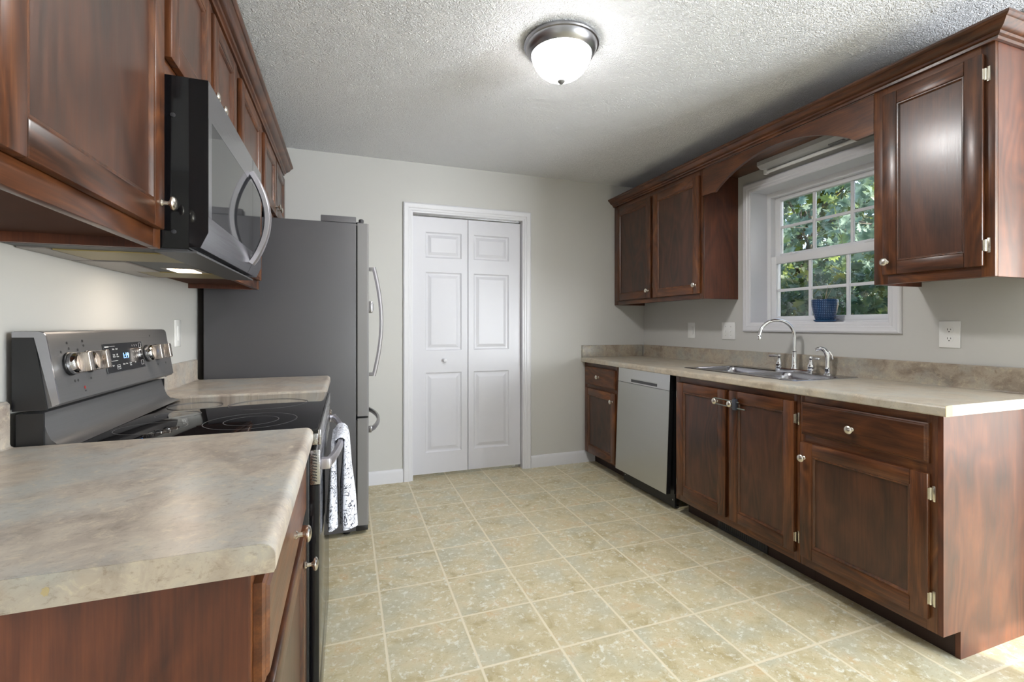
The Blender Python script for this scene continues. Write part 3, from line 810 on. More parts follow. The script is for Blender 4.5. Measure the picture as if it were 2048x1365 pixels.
# left base cabinets
base_cabinet('cherry base cabinet in the left foreground under the grey-beige worktop', 1, XL, XLB, -.20, .672, 1.352,
             [(.70, 1.327, .70, .84, 1.03, .762)], [(.70, 1.327, .143, .665, 1.27, .585, None)], True)
base_cabinet('cherry base cabinet hidden between the range and the refrigerator', 1, XL, XLB, -.20, 2.128, 2.742,
             [(2.17, 2.70, .70, .84, 2.43, .762)], [(2.17, 2.70, .143, .665, 2.2, .585, None)])

# ------------------------------------------------------------------ sink and faucet
sk = thing('sink', 'double-bowl stainless steel sink set into the right worktop', 'sink', (2.3, 2.09, CH))
def bowl(mb, x0, x1, y0, y1):
    z = CH+.003
    L = [rrect(x0, x1, y0, y1, z, .05), rrect(x0+.006, x1-.006, y0+.006, y1-.006, z-.006, .048)]
    for o, dz in ((.010, .03), (.014, .09), (.02, .14), (.034, .162), (.06, .17)):
        L.append(rrect(x0+o, x1-o, y0+o, y1-o, z-dz, .05))
    mb.loft(L, sink_steel, False, True)
rx0, rx1, ry0, ry1 = 2.068, 2.537, 1.685, 2.490
bw = [(2.118, 2.448, 1.712, 2.052), (2.118, 2.448, 2.078, 2.46)]
rim = MB(); zt = CH+.003
for a in ((rx0+.012, 2.118, ry0+.012, ry1-.012), (2.448, rx1-.012, ry0+.012, ry1-.012), (2.118, 2.448, ry0+.012, 1.712), (2.118, 2.448, 2.052, 2.078), (2.118, 2.448, 2.46, ry1-.012)):
    rim.box(a[0], a[1], a[2], a[3], zt-.0012, zt, sink_steel)
L = [rrect(rx0, rx1, ry0, ry1, CH+.0003, .02), rrect(rx0+.004, rx1-.004, ry0+.004, ry1-.004, CH+.003, .02), rrect(rx0+.013, rx1-.013, ry0+.013, ry1-.013, zt, .012)]
rim.loft(L, sink_steel, False, False)
# corner fillets between the square cut and the rounded bowl mouth
for (x0, x1, y0, y1) in bw:
    for cx, cy, a in ((x1-.05, y1-.05, 0), (x0+.05, y1-.05, 90), (x0+.05, y0+.05, 180), (x1-.05, y0+.05, 270)):
        co = (x1 if a in (0, 270) else x0, y1 if a in (0, 90) else y0)
        pts = [co]+[(cx+.05*math.cos(math.radians(a+90*k/5)), cy+.05*math.sin(math.radians(a+90*k/5))) for k in range(6)]
        rim.prism(pts, 'z', zt-.0012, zt, sink_steel)
rim.build('rim', None, sk)
for b_ in bw:
    m = MB(); bowl(m, *b_); o = m.build('bowl', None, sk, angle=60)
    cx, cy = (b_[0]+b_[1])/2, (b_[2]+b_[3])/2
    MB().lathe([(.0, CH-.1655), (.03, CH-.1655), (.043, CH-.1648), (.045, CH-.167)], chrome, Matrix.Translation((cx, cy, 0))).build('drain', None, o)

fa = thing('faucet', 'chrome gooseneck kitchen faucet with two lever handles behind the sink', 'faucet', (2.488, 2.025, CH+.003))
zb = CH+.0035
L = [rrect(2.462, 2.514, 1.905, 2.145, zb, .018), rrect(2.462, 2.514, 1.905, 2.145, zb+.012, .018), rrect(2.466, 2.510, 1.909, 2.141, zb+.016, .016)]
MB().loft(L, chrome).build('deck_plate', None, fa)
fx_, fy_ = 2.488, 2.025
sp = MB().lathe([(.021, zb+.0162), (.021, zb+.022), (.0155, zb+.03), (.0165, zb+.05), (.0155, zb+.075), (.0115, zb+.105), (.0105, zb+.115), (.0125, zb+.117), (.0125, zb+.122), (.0095, zb+.124)], chrome, Matrix.Translation((fx_, fy_, 0)), n=24)
dirv = Vector((-.19, .082)).normalized(); R = .101; zc = 1.118
pts = [(fx_, fy_, zb+.118), (fx_, fy_, zc-.08), (fx_, fy_, zc-.03)]
for k in range(0, 19):
    a = math.radians(180*k/18*.985); r = R*(1-math.cos(a)); pts.append((fx_+dirv.x*r, fy_+dirv.y*r, zc+R*math.sin(a)))
rr = [.0095]*len(pts)
sp.tube(pts, rr, chrome, n=16, up=(0, 1, 0))
ex, ey, ez = pts[-1]
sp.lathe([(.0095, .012), (.0125, .006), (.0125, -.012), (.0115, -.016), (.008, -.016)], chrome, Matrix.Translation((ex, ey, ez-.004)), n=18)
sp.build('spout', None, fa, angle=50)
def fhandle(y, s):
    h = MB().lathe([(.021, zb+.0162), (.021, zb+.022), (.016, zb+.026), (.019, zb+.034), (.0195, zb+.040), (.014, zb+.055), (.0085, zb+.068), (.008, zb+.076), (.011, zb+.082), (.0105, zb+.091), (.006, zb+.096), (0, zb+.097)], chrome, Matrix.Translation((fx_, y, 0)), n=20)
    dv = Vector((-.25, s*1.0, -.02)).normalized(); p0 = Vector((fx_, y, zb+.086))
    h.tube([p0, p0+dv*.012, p0+dv*.02, p0+dv*.036, p0+dv*.05, p0+dv*.062, p0+dv*.064], [.005, .0045, .006, .0082, .008, .006, .001], chrome, n=12)
    return h.build('handle', None, fa, angle=50)
fhandle(2.128, 1); fhandle(1.922, -1)
ss = thing('side_sprayer', 'chrome side sprayer standing right of the faucet on the sink rim', 'sprayer', (2.492, 1.828, zb))
MB().lathe([(.022, zb), (.022, zb+.004), (.015, zb+.010), (.0145, zb+.03), (.016, zb+.034), (.013, zb+.040)], chrome, Matrix.Translation((2.492, 1.828, 0)), n=20).build('base', None, ss)
p0 = Vector((2.492, 1.828, zb+.040)); dv = Vector((-.42, .9, 0)).normalized()
pp = [p0, p0+Vector((0, 0, .03)), p0+Vector((0, 0, .06)), p0+Vector((0, 0, .082))+dv*.004, p0+Vector((0, 0, .098))+dv*.016, p0+Vector((0, 0, .104))+dv*.030, p0+Vector((0, 0, .100))+dv*.046, p0+Vector((0, 0, .094))+dv*.056]
MB().tube(pp, [.012, .0115, .013, .0145, .0135, .0115, .0115, .0095], chrome, n=14, up=(0, 1, 0)).build('spray_head', None, ss, angle=60)
tr0 = p0+Vector((0, 0, .088))-dv*.006
MB().tube([tr0, tr0-dv*.012+Vector((0, 0, -.02)), tr0-dv*.017+Vector((0, 0, -.042))], [.007, .0065, .004], chrome, n=8, flat=.6, up=(0, 0, 1)).build('trigger', None, ss)

# ------------------------------------------------------------------ pot plant on the window sill
pp_ = thing('potted_plant', 'small succulent in a dotted blue glazed pot on the window sill', 'plant', (2.628, 1.945, WZ0+.0045))
zp = WZ0+.0045
Mp = Matrix.Translation((2.628, 1.945, zp))
MB().lathe([(.046, .014), (.050, .02), (.060, .06), (.066, .10), (.0665, .128), (.065, .131), (.061, .131), (.060, .118), (.0, .116)], pot_m, Mp, n=40).build('pot', None, pp_, org=(2.628, 1.945, zp), angle=50)
MB().lathe([(.046, 0), (.053, .004), (.059, .013), (.057, .0135), (.050, .008), (.0, .0075)], saucer_m, Mp, n=36).build('saucer', None, pp_)
MB().lathe([(.0595, .1175), (.03, .121), (0, .122)], soil_m, Mp, n=24).build('soil', None, pp_)
def blade(mb, dx, dy, h, wd, m, bend=0.):
    c = Vector((2.628, 1.945, zp+.119)); pts = []; n = 7
    side = Vector((-dy, dx, 0)); side = side.normalized() if side.length > 1e-6 else Vector((1, 0, 0))
    loops = []
    for k in range(n):
        t = k/(n-1); p = c+Vector((dx*t, dy*t, h*t-bend*t*t)); w = wd*(1-t)**.7*(.6+.8*min(1, t*3)) + .0006
        loops.append([p+side*w, p+Vector((0, 0, .35*w)), p-side*w, p-Vector((0, 0, .35*w))])
    mb.loft(loops, m)
g = MB()
for dx, dy, h, w in ((-.01, .012, .07, .007), (-.012, -.02, .055, .007), (.01, .018, .05, .006), (.012, -.006, .06, .006), (-.004, .03, .045, .006)): blade(g, dx, dy, h, w, plant_leaf)
blade(g, -.018, .026, .062, .005, red_leaf)
g.build('leaves', None, pp_)
g = MB()
for dx, dy, h, b in ((-.03, -.04, .085, 0), (-.01, -.055, .08, 0), (-.06, .09, .055, .04), (-.05, .06, .03, .03), (-.03, -.09, .05, .035)): blade(g, dx, dy, h, .0022, dry_leaf, b)
g.build('dry_stems', None, pp_)

# ------------------------------------------------------------------ wall plates
def plate(label, name, cat, sx, xw, ya, yb, za, zb):
    t = thing(name, label, cat, (xw, (ya+yb)/2, za))
    x0, x1 = sorted((xw+sx*.0004, xw+sx*.006)); MB().box(x0, x1, ya, yb, za, zb, plate_m, .0025).build('cover_plate', None, t); return t
def px(xw, sx, a, b): return sorted((xw+sx*a, xw+sx*b))
t = plate('white duplex outlet plate on the wall under the near right cabinet', 'electrical_outlet', 'outlet', -1, XR, 1.274, 1.353, 1.086, 1.206)
for zc_ in (1.166, 1.126):
    x0, x1 = px(XR, -1, .006, .0075)
    o = MB().prism([(1.3135+a*.0165, zc_+b*.0145) for a, b in [(math.cos(q)*(1 if abs(math.cos(q)) < .75 else .95), math.sin(q)) for q in [2*math.pi*k/20 for k in range(20)]]], 'x', x0, x1, plate_m).build('receptacle', None, t)
    x0, x1 = px(XR, -1, .0075, .0079)
    MB().box(x0, x1, 1.3185, 1.3205, zc_-.002, zc_+.007, slot_m).box(x0, x1, 1.3065, 1.3085, zc_-.001, zc_+.006, slot_m).prism([(1.3135+.0026*math.cos(q), zc_-.008+.0026*math.sin(q)) for q in [k*math.pi/4 for k in range(8)]], 'x', x0, x1, slot_m).build('slots', None, o)
t = plate('white double switch plate left of the window', 'light_switch', 'switch', -1, XR, 2.540, 2.662, 1.088, 1.210)
for yy in (2.625, 2.578):
    x0, x1 = px(XR, -1, .006, .0068); MB().box(x0, x1, yy-.005, yy+.005, 1.137, 1.161, plate_m).build('toggle_plate', None, t)
    MB().prism([(XR-.0068, 1.154), (XR-.0068, 1.144), (XR-.017, 1.1395), (XR-.016, 1.1455)], 'y', yy-.0038, yy+.0038, plate_m).build('toggle', None, t)
    for zz in (1.179, 1.119): MB().lathe([(.003, 0), (.0025, .001)], steel, Matrix.Translation((XR-.006, yy, zz)) @ Matrix.Rotation(-math.pi/2, 4, 'Y'), n=8).build('screw', None, t)
t = plate('white dimmer switch plate nearest the back right corner', 'dimmer_switch', 'switch', -1, XR, 2.937, 3.017, 1.088, 1.211)
x0, x1 = px(XR, -1, .006, .009); MB().box(x0, x1, 2.960, 2.994, 1.117, 1.183, plate_m, .001).build('rocker', None, t)
x0, x1 = px(XR, -1, .006, .011); MB().box(x0, x1, 2.9485, 2.9545, 1.122, 1.178, plate_m, .001).build('slider', None, t)
t = plate('white rocker switch plate on the left wall above the short worktop', 'light_switch', 'switch', 1, XL, 2.466, 2.545, 1.090, 1.212)
MB().box(XL+.006, XL+.0095, 2.489, 2.522, 1.118, 1.184, plate_m, .001).build('rocker', None, t)

# ------------------------------------------------------------------ ceiling lamp
LX, LY = .895, 1.866
cl = thing('ceiling_light', 'round brushed-nickel ceiling light with a lit frosted dome', 'lamp', (LX, LY, H))
Ml = Matrix.Translation((LX, LY, H))
MB().lathe([(.0, -.0006), (.155, -.0006), (.163, -.006), (.166, -.014), (.164, -.020), (.158, -.022), (.157, -.028), (.152, -.040), (.144, -.052), (.138, -.056), (.135, -.060), (.131, -.060), (.130, -.050), (0, -.048)], pan_m, Ml, n=64).build('pan', None, cl)
MB().lathe([(.1295, -.052), (.131, -.062), (.127, -.078), (.117, -.100), (.100, -.124), (.077, -.143), (.048, -.157), (.018, -.163), (0, -.1635)], diff_m, Ml, n=56).build('frosted_dome', None, cl)
MB().lathe([(.004, -.1625), (.016, -.166), (.0175, -.171), (.013, -.177), (.006, -.182), (0, -.184)], plain('finial_nickel', srgb(104, 103, 102), .5), Ml, n=20).build('finial', None, cl)

lamp_obj('ceiling_light_bulbs', 'AREA', (LX, LY, H-.072), (0, 0, 0), 23, (1, .985, .97), shape='DISK', size=.20)

# ------------------------------------------------------------------ text helper
def text_mesh(s, size):
    cu = bpy.data.curves.new('txt', 'FONT'); cu.body = s; cu.size = size; cu.align_x = 'CENTER'; cu.align_y = 'CENTER'; cu.extrude = .0001; cu.resolution_u = 2
    o = bpy.data.objects.new('txt', cu); COL.objects.link(o)
    bpy.context.view_layer.update()
    me = bpy.data.meshes.new_from_object(o.evaluated_get(bpy.context.evaluated_depsgraph_get()))
    bpy.data.objects.remove(o); bpy.data.curves.remove(cu); return me

# ------------------------------------------------------------------ range
RY0, RY1 = 1.364, 2.116
CZ = .904
rg = thing('range', 'black stainless electric range with a glass cooktop between two worktops', 'stove', (-.4, 1.74, 0))
MB().box(-.705, -.095, RY0, RY1, .03, .893, black_m, .002).build('body', None, rg)
for fx2 in (-.66, -.16):
    for fy2 in (1.40, 2.08): MB().lathe([(.016, .0005), (.016, .03)], black_m, Matrix.Translation((fx2, fy2, 0)), n=10).build('foot', None, rg)
ct = MB().box(-.655, -.074, RY0+.001, RY1-.001, .8935, CZ, glass_top, .0015).build('cooktop', None, rg)
MB().box(-.0738, -.066, RY0, RY1, .862, CZ-.0005, steel, .002).box(-.094, -.0738, RY0, RY1, .862, .893, steel, .001).build('front_trim', None, rg)
def ring(cx, cy, r, w=.0011):
    n = 56; z = CZ+.0002
    mb = MB(); mb.loft([[(cx+q*math.cos(2*math.pi*k/n), cy+q*math.sin(2*math.pi*k/n), z+dz) for k in range(n)] for q, dz in ((r-w, 0), (r-w, .0002), (r+w, .0002), (r+w, 0))], ring_m, False, False)
    mb.build('burner_marking', None, ct)
for a in ((-.265, 1.555, .122), (-.265, 1.555, .072), (-.265, 1.885, .128), (-.505, 1.535, .082), (-.505, 1.93, .082), (-.50, 1.735, .06)): ring(*a)
# lower sloping apron behind the cooktop
ap = [(-.704, .894), (-.704, .984), (-.667, .984), (-.663, .982), (-.650, .935), (-.644, .921), (-.634, .911), (-.615, .906), (-.600, CZ+.0006), (-.640, CZ+.0006), (-.656, .894)]
MB().prism(ap, 'y', RY0+.006, RY1-.006, blk_steel).box(-.704, -.655, RY0, RY0+.0058, .894, .984, black_m).box(-.704, -.655, RY1-.0058, RY1, .894, .984, black_m).build('backguard_apron', None, rg)
# upper control console (leans back)
x_t, z_t, x_b, z_b = -.652, 1.168, -.627, 1.004
con = [(-.712, .990), (-.712, 1.166), (-.709, 1.172), (-.664, 1.172), (-.656, 1.170), (x_t, z_t-.004), (x_b, z_b), (x_b-.004, z_b-.006), (-.66, .990)]
cs = MB(); cs.prism(con, 'y', RY0+.004, RY1-.004, blk_steel); cc = [(-.711, .991), (-.711, 1.158), (-.672, 1.158), (-.648, .991)]
cs.prism(cc, 'y', RY0, RY0+.0038, black_m); cs.prism(cc, 'y', RY1-.0038, RY1, black_m)
rim_ = [(-.711, 1.158), (-.711, 1.1712), (-.664, 1.1712), (-.655, 1.168), (x_t+.001, z_t-.006), (x_b+.001, z_b), (x_b-.012, z_b-.006), (-.672, 1.158)]
cs.prism(rim_, 'y', RY0, RY0+.0038, mw_steel); cs.prism(rim_, 'y', RY1-.0038, RY1, blk_steel)
cs = cs.build('control_console', None, rg)
# local frame on the console face: X along +y, Y up the face, Z out of the face
upv = Vector((x_t-x_b, 0, z_t-z_b)).normalized(); yv = Vector((0, 1, 0)); nv = yv.cross(upv).normalized()
def F(y, zf, out=0.):
    """frame at range coordinate y and height along the face (metres from its bottom edge)"""
    o = Vector((x_b, y, z_b))+upv*zf+nv*out
    M = Matrix((( yv.x, upv.x, nv.x, o.x), (yv.y, upv.y, nv.y, o.y), (yv.z, upv.z, nv.z, o.z), (0, 0, 0, 1))); return M
bright_knob = metal('knob_steel', srgb(206, 196, 188), .26, 'z')
def rknob(y):
    M = F(y, .088, .0003)
    k = MB(); k.lathe([(.029, 0), (.029, .004), (.026, .006)], black_m, M, n=32)
    k.lathe([(.0265, .006), (.0275, .010), (.0268, .016), (.0245, .020), (.0238, .021)], chrome, M, n=32)
    k.box(-.0105, .0105, -.0245, .0245, .020, .046, bright_knob, .003, 3, M)
    k.lathe([(.0238, .021), (.0225, .025), (.012, .026)], bright_knob, M, n=32)
    return k.build('control_knob', None, cs, angle=40)
for yy in (1.437, 1.525, 1.905, 1.985): rknob(yy)
dp = MB()
yd0, yd1 = 1.612, 1.868; za_, zb2 = .046, .130; ymid = (yd0+yd1)/2
dp.box(yd0-ymid, yd1-ymid, za_, zb2, .0002, .0022, plain('console_black_glass', (.012, .012, .014), .12), .0006, 1, F(ymid, 0))
dp.box(yd1-ymid, yd1-ymid+.003, za_, zb2, .0002, .0028, chrome, 0, 1, F(ymid, 0))
def dtext(s, y, zf, size, m): dp.mesh(text_mesh(s, size), m, F(y, zf, .0024))
dtext('1:19', 1.742, .090, .024, clock_m)
for r_, row in enumerate(('1 2 3', '4 5 6', '7 8 9')): 
    for c_, ch in enumerate(row.split()): dtext(ch, 1.796+.0155*c_, .119-.0185*r_, .0085, white_mark)
for s_, y_, z_ in (('Bake', 1.668, .1135), ('Broil', 1.688, .1135), ('Keep', 1.666, .097), ('Warm', 1.666, .091), ('Self', 1.686, .097), ('Clean', 1.688, .091), ('Timer', 1.684, .060), ('Light', 1.652, .066), ('Clock', 1.72, .066), ('Start', 1.74, .066), ('Cook', 1.765, .066), ('Time', 1.765, .060), ('Off', 1.80, .066)):
    dtext(s_, y_, z_, .0062, white_mark)
def dbox(y, z, w, h, m): dp.box(-w/2, w/2, -h/2, h/2, .0022, .0025, m, 0, 1, F(y, z))
def frame(y, z, w, h):
    for a, b, c_, d_ in ((0, h/2, w, .0007), (0, -h/2, w, .0007), (-w/2, 0, .0007, h), (w/2, 0, .0007, h)): dbox(y+a, z+b, c_, d_, white_mark)
frame(1.853, .118, .017, .015); frame(1.853, .096, .017, .018); frame(1.853, .062, .017, .014); frame(1.684, .060, .02, .012)
dbox(1.655, .122, .05, .0008, white_mark); dbox(1.63, .1215, .024, .003, white_mark); dbox(1.665, .079, .04, .0008, white_mark)
dp.build('display', None, cs, smooth=False)
mk = MB()
def mdot(y, z, r, m): mk.lathe([(r, .0001), (r, .0004)], m, F(y, z), n=10)
mdot(1.487, .024, .0042, red_m)
for y_, z_ in ((1.443, .140), (1.447, .126), (1.412, .119), (1.486, .121), (1.515, .143), (1.517, .131), (1.448, .045), (1.462, .045), (1.525, .044), (1.955, .148), (1.985, .045), (2.06, .045)): mdot(y_, z_, .0034, mark_m)
mk.mesh(text_mesh('on', .008), mark_m, F(1.487, .016, .0004)); 
mk.build('console_markings', None, cs, smooth=False)
# oven door with vented top band, window glass, bowed handle; drawer below
od = MB().box(-.0935, -.0705, RY0+.003, RY1-.003, .206, .752, gloss_black, .002)
od.box(-.0935, -.068, RY0+.002, RY1-.002, .7535, .848, steel, .002)
for k in range(10):
    z = .766+k*.0078
    od.prism([(-.088, z), (-.076, z-.004), (-.076, z-.0015), (-.088, z+.0025)], 'y', RY0+.0012, RY0+.0022, slot_m)
od = od.build('oven_door', None, rg)
hp = []
for k in range(15):
    t_ = k/14; hp.append((-.049+.034*math.sin(math.pi*t_)**.8, 1.405+.672*t_, .800))
hm = MB().barsweep(hp, .0085, .0135, (0, 0, 1), handle_m)
for yy in (1.405, 2.077): hm.box(-.068, -.042, yy-.013, yy+.013, .785, .815, handle_m, .004)
hm.build('handle', None, od, angle=40)
MB().box(-.0935, -.0705, RY0+.003, RY1-.003, .05, .2, gloss_black, .002).build('storage_drawer', None, rg)
# towel over the oven handle
def towel():
    n = 44; loops = []; yc_, half = 1.735, .135
    path = []
    def hx(y): return -.049+.034*max(0, math.sin(math.pi*(y-1.405)/.672))**.8
    zt_, nseg = .8165, 16
    S = [('b', .532+(.800-.532)*k/10) for k in range(11)]+[('o', math.radians(180-180*k/6)) for k in range(1, 6)]+[('f', .800-(.800-.516)*k/11) for k in range(12)]
    for kind, q in S:
        lp = []
        for k in range(n):
            a = 2*math.pi*k/n; ca, sa = math.cos(a), math.sin(a)
            yy = yc_+half*(abs(ca)**.55)*(1 if ca > 0 else -1)
            thick = .0085*(abs(sa)**.6)*(1 if sa > 0 else -1)
            xh = hx(yy)
            if kind == 'b':
                f = (.800-q)/.268
                wave = .003*math.sin(yy*62+1)*f
                lp.append((-.0455+(xh+.026)*(1-f)*.6+wave+.003*math.sin(yy*70)*f+thick*(1.0+.75*f), yy-.02*f+(yc_-yy)*.10*(1-f), q))
            elif kind == 'f':
                f = (.800-q)/.284
                wave = (.008*math.sin((yy-1.60)*52)+.005*math.sin(yy*97))*min(1, f*1.6)
                th_ = thick*(1+1.5*f)
                lp.append((xh+.0165+.006*f**.8+wave+th_, yy+(yc_-yy)*.16*(1-f), q+.006*math.sin(yy*40)*f))
            else:
                rad = .0185+thick*(.55)
                lp.append((xh+.001+rad*math.cos(q), yy+(yc_-yy)*.14, .800+.002+rad*1.05*math.sin(q)))
        loops.append(lp)
    return MB().loft(loops, towel_m).build('dish_towel', None, angle=75)
tag(towel(), 'white dish towel with dark floral print draped over the oven handle', 'towel')

# ------------------------------------------------------------------ microwave
MY0, MY1 = 1.345, 2.104; XF = -.325
mw = thing('microwave', 'black stainless over-the-range microwave hung under the short cabinet', 'microwave', (-.5, 1.72, 1.37))
MB().box(XL+.001, -.366, MY0+.002, MY1-.002, 1.374, 1.798, satin_black, .002).build('body', None, mw)
# door: chamfered lower edge, glass panel set in
def mwsec(y0, y1, name, parent):
    mb = MB()
    p = [(-.3655, 1.379), (-.342, 1.379), (XF, 1.417), (XF, 1.457), (XF-.002, 1.457), (XF-.002, 1.703), (XF, 1.703), (XF, 1.796), (-.3655, 1.796)]
    mb.prism(p, 'y', y0+.0025, y1, mw_steel)
    pc = [(-.3655, 1.379), (-.342, 1.379), (XF, 1.417), (XF, 1.796), (-.3655, 1.796)]
    if y0 < MY0+.01: mb.prism(pc, 'y', y0, y0+.0024, satin_black)
    return mb.build(name, None, parent)
md = mwsec(MY0, 1.928, 'door', mw); mc = mwsec(1.930, MY1, 'control_panel', mw)
MB().box(XF-.0019, XF-.0002, MY0+.032, 1.928, 1.4575, 1.7025, mw_glass).build('window', None, md)
MB().box(XF-.002, XF+.0003, MY0+.0026, MY0+.0315, 1.457, 1.703, mw_steel).build('glass_edge_trim', None, md)
MB().box(XF-.0019, XF-.0002, 1.930, MY1-.02, 1.4575, 1.7025, mw_glass).build('panel_glass', None, mc)
hp = []
for k in range(17):
    t_ = k/16; hp.append((XF+.003+.052*math.sin(math.pi*t_)**.85, 1.885, 1.408+.325*t_))
MB().barsweep(hp, .015, .0115, (1, 0, 0), handle_m).build('handle', None, md, angle=40)
un = MB()
un.box(XL+.006, -.37, MY0+.006, MY1-.006, 1.3705, 1.3738, dark_m)
un.box(-.50+.06, -.352, MY0+.01, MY1-.01, 1.3655, 1.3704, plain('hood_front_grey', srgb(72, 72, 74), .4))
un.build('underside_plate', None, mw)
for y0, y1 in ((1.42, 1.60), (1.905, 2.085)):
    MB().box(-.665, -.445, y0, y1, 1.3675, 1.3704, filter_m).build('grease_filter', None, mw)
bp = MB().box(-.722, -.668, 1.40, 1.62, 1.3672, 1.3704, hood_grey).box(-.722, -.60, 1.63, 1.895, 1.3668, 1.3704, hood_grey).box(-.722, -.668, 1.90, 2.09, 1.3672, 1.3704, hood_grey)
bp.build('vent_cover', None, mw)
MB().box(-.56, -.455, 1.765, 1.90, 1.3685, 1.3704, hood_grey).build('lamp_bezel', None, mw)
MB().box(-.545, -.475, 1.78, 1.885, 1.3672, 1.3684, mwlamp_m).build('hood_lamp', None, mw)
l = lamp_obj('hood_lamp_light', 'AREA', (-.51, 1.832, 1.364), (0, 0, 0), .5, (1, .86, .72), shape='RECTANGLE', size=.07, size_y=.10)
sc_ = MB()
for x, z in ((-.398, 1.415), (-.40, 1.70)): sc_.lathe([(.006, 0), (.005, .003), (0, .004)], dark_m, Matrix.Translation((x, MY0+.002, z)) @ Matrix.Rotation(math.pi/2, 4, 'X'), n=10)
sc_.build('side_screw', None, mw)

# ------------------------------------------------------------------ refrigerator
FY0, FY1 = 2.765, 3.560
fr = thing('refrigerator', 'dark grey refrigerator with French doors and a freezer drawer, near the back wall', 'refrigerator', (-.3, 3.16, 0))
MB().box(-.69, .050, FY0, FY1, .025, 1.764, fridge_side, .006).build('case', None, fr)
for x in (-.62, .0):
    for y in (2.82, 3.5): MB().lathe([(.02, .0005), (.02, .025)], black_m, Matrix.Translation((x, y, 0)), n=10).build('foot', None, fr)
def fdoor(y0, y1, z0, z1, name):
    mb = MB(); loops = []; n = 10
    # plan section: softly bowed front
    sec = [(.058, y0+.004), (.058, y1-.004), (.108, y1)]
    for k in range(n+1):
        t_ = k/n; sec.append((.118+.007*math.sin(math.pi*t_), y1-.008-(y1-y0-.016)*t_))
    sec.append((.108, y0))
    mb.prism(sec, 'z', z0, z1, fridge_door_m)
    o = mb.build(name, None, fr, angle=25)
    MB().box(.0505, .0575, y0+.012, y1-.012, z0+.01, z1-.01, black_m).build('gasket', None, o)
    return o
ym = (FY0+FY1)/2
d1 = fdoor(FY0+.002, ym-.002, .672, 1.766, 'door'); d2 = fdoor(ym+.002, FY1-.002, .672, 1.766, 'door')
d3 = fdoor(FY0+.002, FY1-.002, .052, .660, 'freezer_drawer')
for d_, yy in ((d1, ym-.045), (d2, ym+.045)):
    hp = []
    for k in range(17):
        t_ = k/16; hp.append((.166+.048*math.sin(math.pi*t_)**.9, yy, .862+.70*t_))
    MB().barsweep(hp, .0095, .0085, (1, 0, 0), handle_m).box(.1235, .172, yy-.006, yy+.006, .863, .877, dark_handle_m, .002).box(.1235, .172, yy-.006, yy+.006, 1.546, 1.56, dark_handle_m, .002).build('handle', None, d_, angle=40)
hp = []
for k in range(17):
    t_ = k/16; hp.append((.131+.062*math.sin(math.pi*t_)**.7, FY0+.04+(FY1-FY0-.08)*t_, .588))
hm = MB().barsweep(hp, .009, .014, (0, 0, 1), dark_handle_m)
for yy in (FY0+.04, FY1-.04): hm.box(.119, .136, yy-.01, yy+.01, .57, .606, dark_handle_m, .002)
hm.build('handle', None, d3, angle=40)
MB().box(.049, .115, FY0+.01, FY1-.01, .020, .048, black_m, .004).build('base_grille', None, fr)
hg = MB().box(-.135, .050, FY0+.004, FY0+.075, 1.7645, 1.800, plain('hinge_cover_grey', srgb(88, 87, 90), .5), .004)
hg.build('hinge_cover', None, fr)
MB().box(.0505, .09, FY0+.012, FY0+.05, 1.7665, 1.773, dark_m, .001).lathe([(.014, 1.7735), (.014, 1.788), (.011, 1.792)], dark_m, Matrix.Translation((.078, FY0+.03, 0)), n=16).build('hinge', None, fr)
lk = thing('door_latch', 'small grey child latch strap fixed between the refrigerator doors', 'child lock', (.13, ym, 1.34))
MB().box(.1262, .160, ym-.03, ym+.03, 1.268, 1.345, dark_handle_m, .008).build('latch_body', None, lk)
MB().box(.1605, .1635, ym-.014, ym+.014, 1.285, 1.328, grey_m, .001).build('button', None, lk)

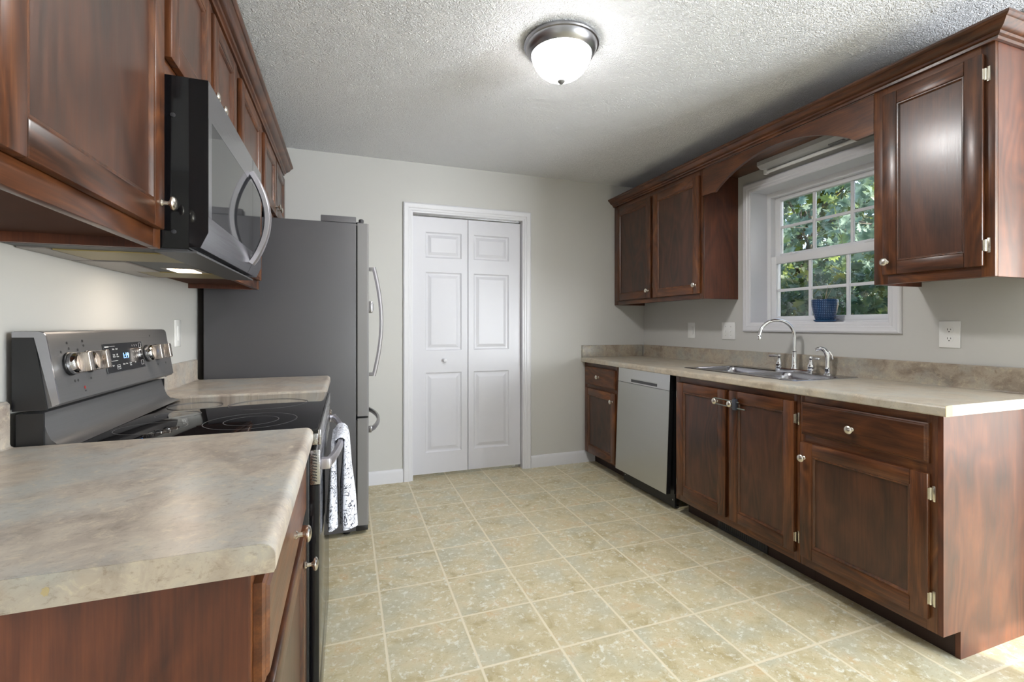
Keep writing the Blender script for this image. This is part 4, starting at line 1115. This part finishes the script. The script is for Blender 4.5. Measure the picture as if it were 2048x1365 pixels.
# ------------------------------------------------------------------ outside
struct(MB().box(2.9, 22, 1.2, 24, -.55, -.5).build('ground_outside', grass_m), 'lawn outside the window')
LEAF = [(0, 0), (.05, .10), (.20, .16), (.13, .25), (.34, .36), (.17, .43), (.40, .60), (.19, .62), (.24, .84), (.10, .80), (0, 1.0)]
def add_leaves(mb, n, box, size, rnd, m, density=None, oak=True):
    out = LEAF if oak else [(0, 0), (.16, .2), (.22, .45), (.14, .75), (0, 1)]
    pts = [(x, y) for x, y in out]+[(-x, y) for x, y in out[-2:0:-1]]
    k = mb.mi(m); bm = mb.bm
    clusters = [Vector((rnd.uniform(box[0], box[1]), rnd.uniform(box[2], box[3]), rnd.uniform(box[4], box[5]))) for _ in range(max(6, n//16))]
    for i in range(n):
        c = clusters[i % len(clusters)]+Vector((rnd.gauss(0, .13), rnd.gauss(0, .15), rnd.gauss(0, .13)))
        s = size*rnd.uniform(.6, 1.25)
        R = Euler((rnd.gauss(math.radians(70), .55), rnd.gauss(0, .5), rnd.gauss(math.radians(-60), .9))).to_matrix() @ Matrix.Rotation(rnd.uniform(2.2, 4.1), 3, 'Z')
        vs = [bm.verts.new(c+R @ Vector((x*s, (y-.5)*s, -abs(x)*s*.35+.12*s*y*y))) for x, y in pts]
        mid = [bm.verts.new(c+R @ Vector((0, (y-.5)*s, .02*s+.12*s*y*y))) for y in (.25, .5, .75)]
        f = bm.faces.new(vs); f.material_index = k
        for q in mid: bm.verts.remove(q)
    return mb
def tree(name, label, base, trunk_h, box, nleaf, size, m, seed, oak=True, nbr=14, tr=.09):
    rnd = random.Random(seed); t = thing(name, label, 'tree' if 'tree' in name else 'shrub', base)
    b = Vector(base); top = b+Vector((0, 0, trunk_h))
    MB().tube([b, b.lerp(top, .5)+Vector((.06, .04, 0)), top], [tr, tr*.8, tr*.4], bark_m, n=10).build('trunk', None, t)
    br = MB()
    for i in range(nbr):
        s0 = b.lerp(top, rnd.uniform(.3, .98)); e0 = Vector((rnd.uniform(box[0], box[1]), rnd.uniform(box[2], box[3]), rnd.uniform(box[4], box[5])))
        md_ = s0.lerp(e0, .5)+Vector((rnd.gauss(0, .12), rnd.gauss(0, .12), rnd.uniform(.05, .3)))
        br.tube([s0, md_, e0], [tr*.28, tr*.16, tr*.05], bark_m, n=6)
        for q in range(5):
            s1 = md_.lerp(e0, rnd.random()); e1 = s1+Vector((rnd.gauss(0, .35), rnd.gauss(0, .35), rnd.gauss(-.05, .3)))
            br.tube([s1, e1], [tr*.07, tr*.02], bark_m, n=5)
    br.build('branches', None, t)
    fo_ = add_leaves(MB(), nleaf, box, size, rnd, m, oak=oak).build('foliage', None, t, smooth=False)
    fo_['kind'] = 'stuff'
    return t
tree('oak_tree', 'oak tree with big lobed grey-green leaves close outside the upper window panes', (7.0, 5.4, -.5), 3.6, (5.75, 7.3, 3.6, 7.6, 1.6, 4.3), 2900, .21, leaf_oak, 11)
tree('garden_shrub', 'dark leafy shrub outside the lower window panes, under the oak', (4.2, 3.4, -.5), 1.3, (3.85, 4.5, 2.3, 4.6, .55, 1.62), 2200, .115, leaf_dark, 12, nbr=30, tr=.05)
tree('background_tree', 'dense sunlit tree forming the leafy background behind the oak', (9.2, 7.4, -.5), 4.5, (8.0, 10.0, 4.5, 10.0, -.3, 5.2), 4200, .34, leaf_far, 13, oak=False, nbr=24, tr=.14)

# helper keys are not part of the scene description
for o in SC.objects:
    if '_o' in o.keys(): del o['_o']
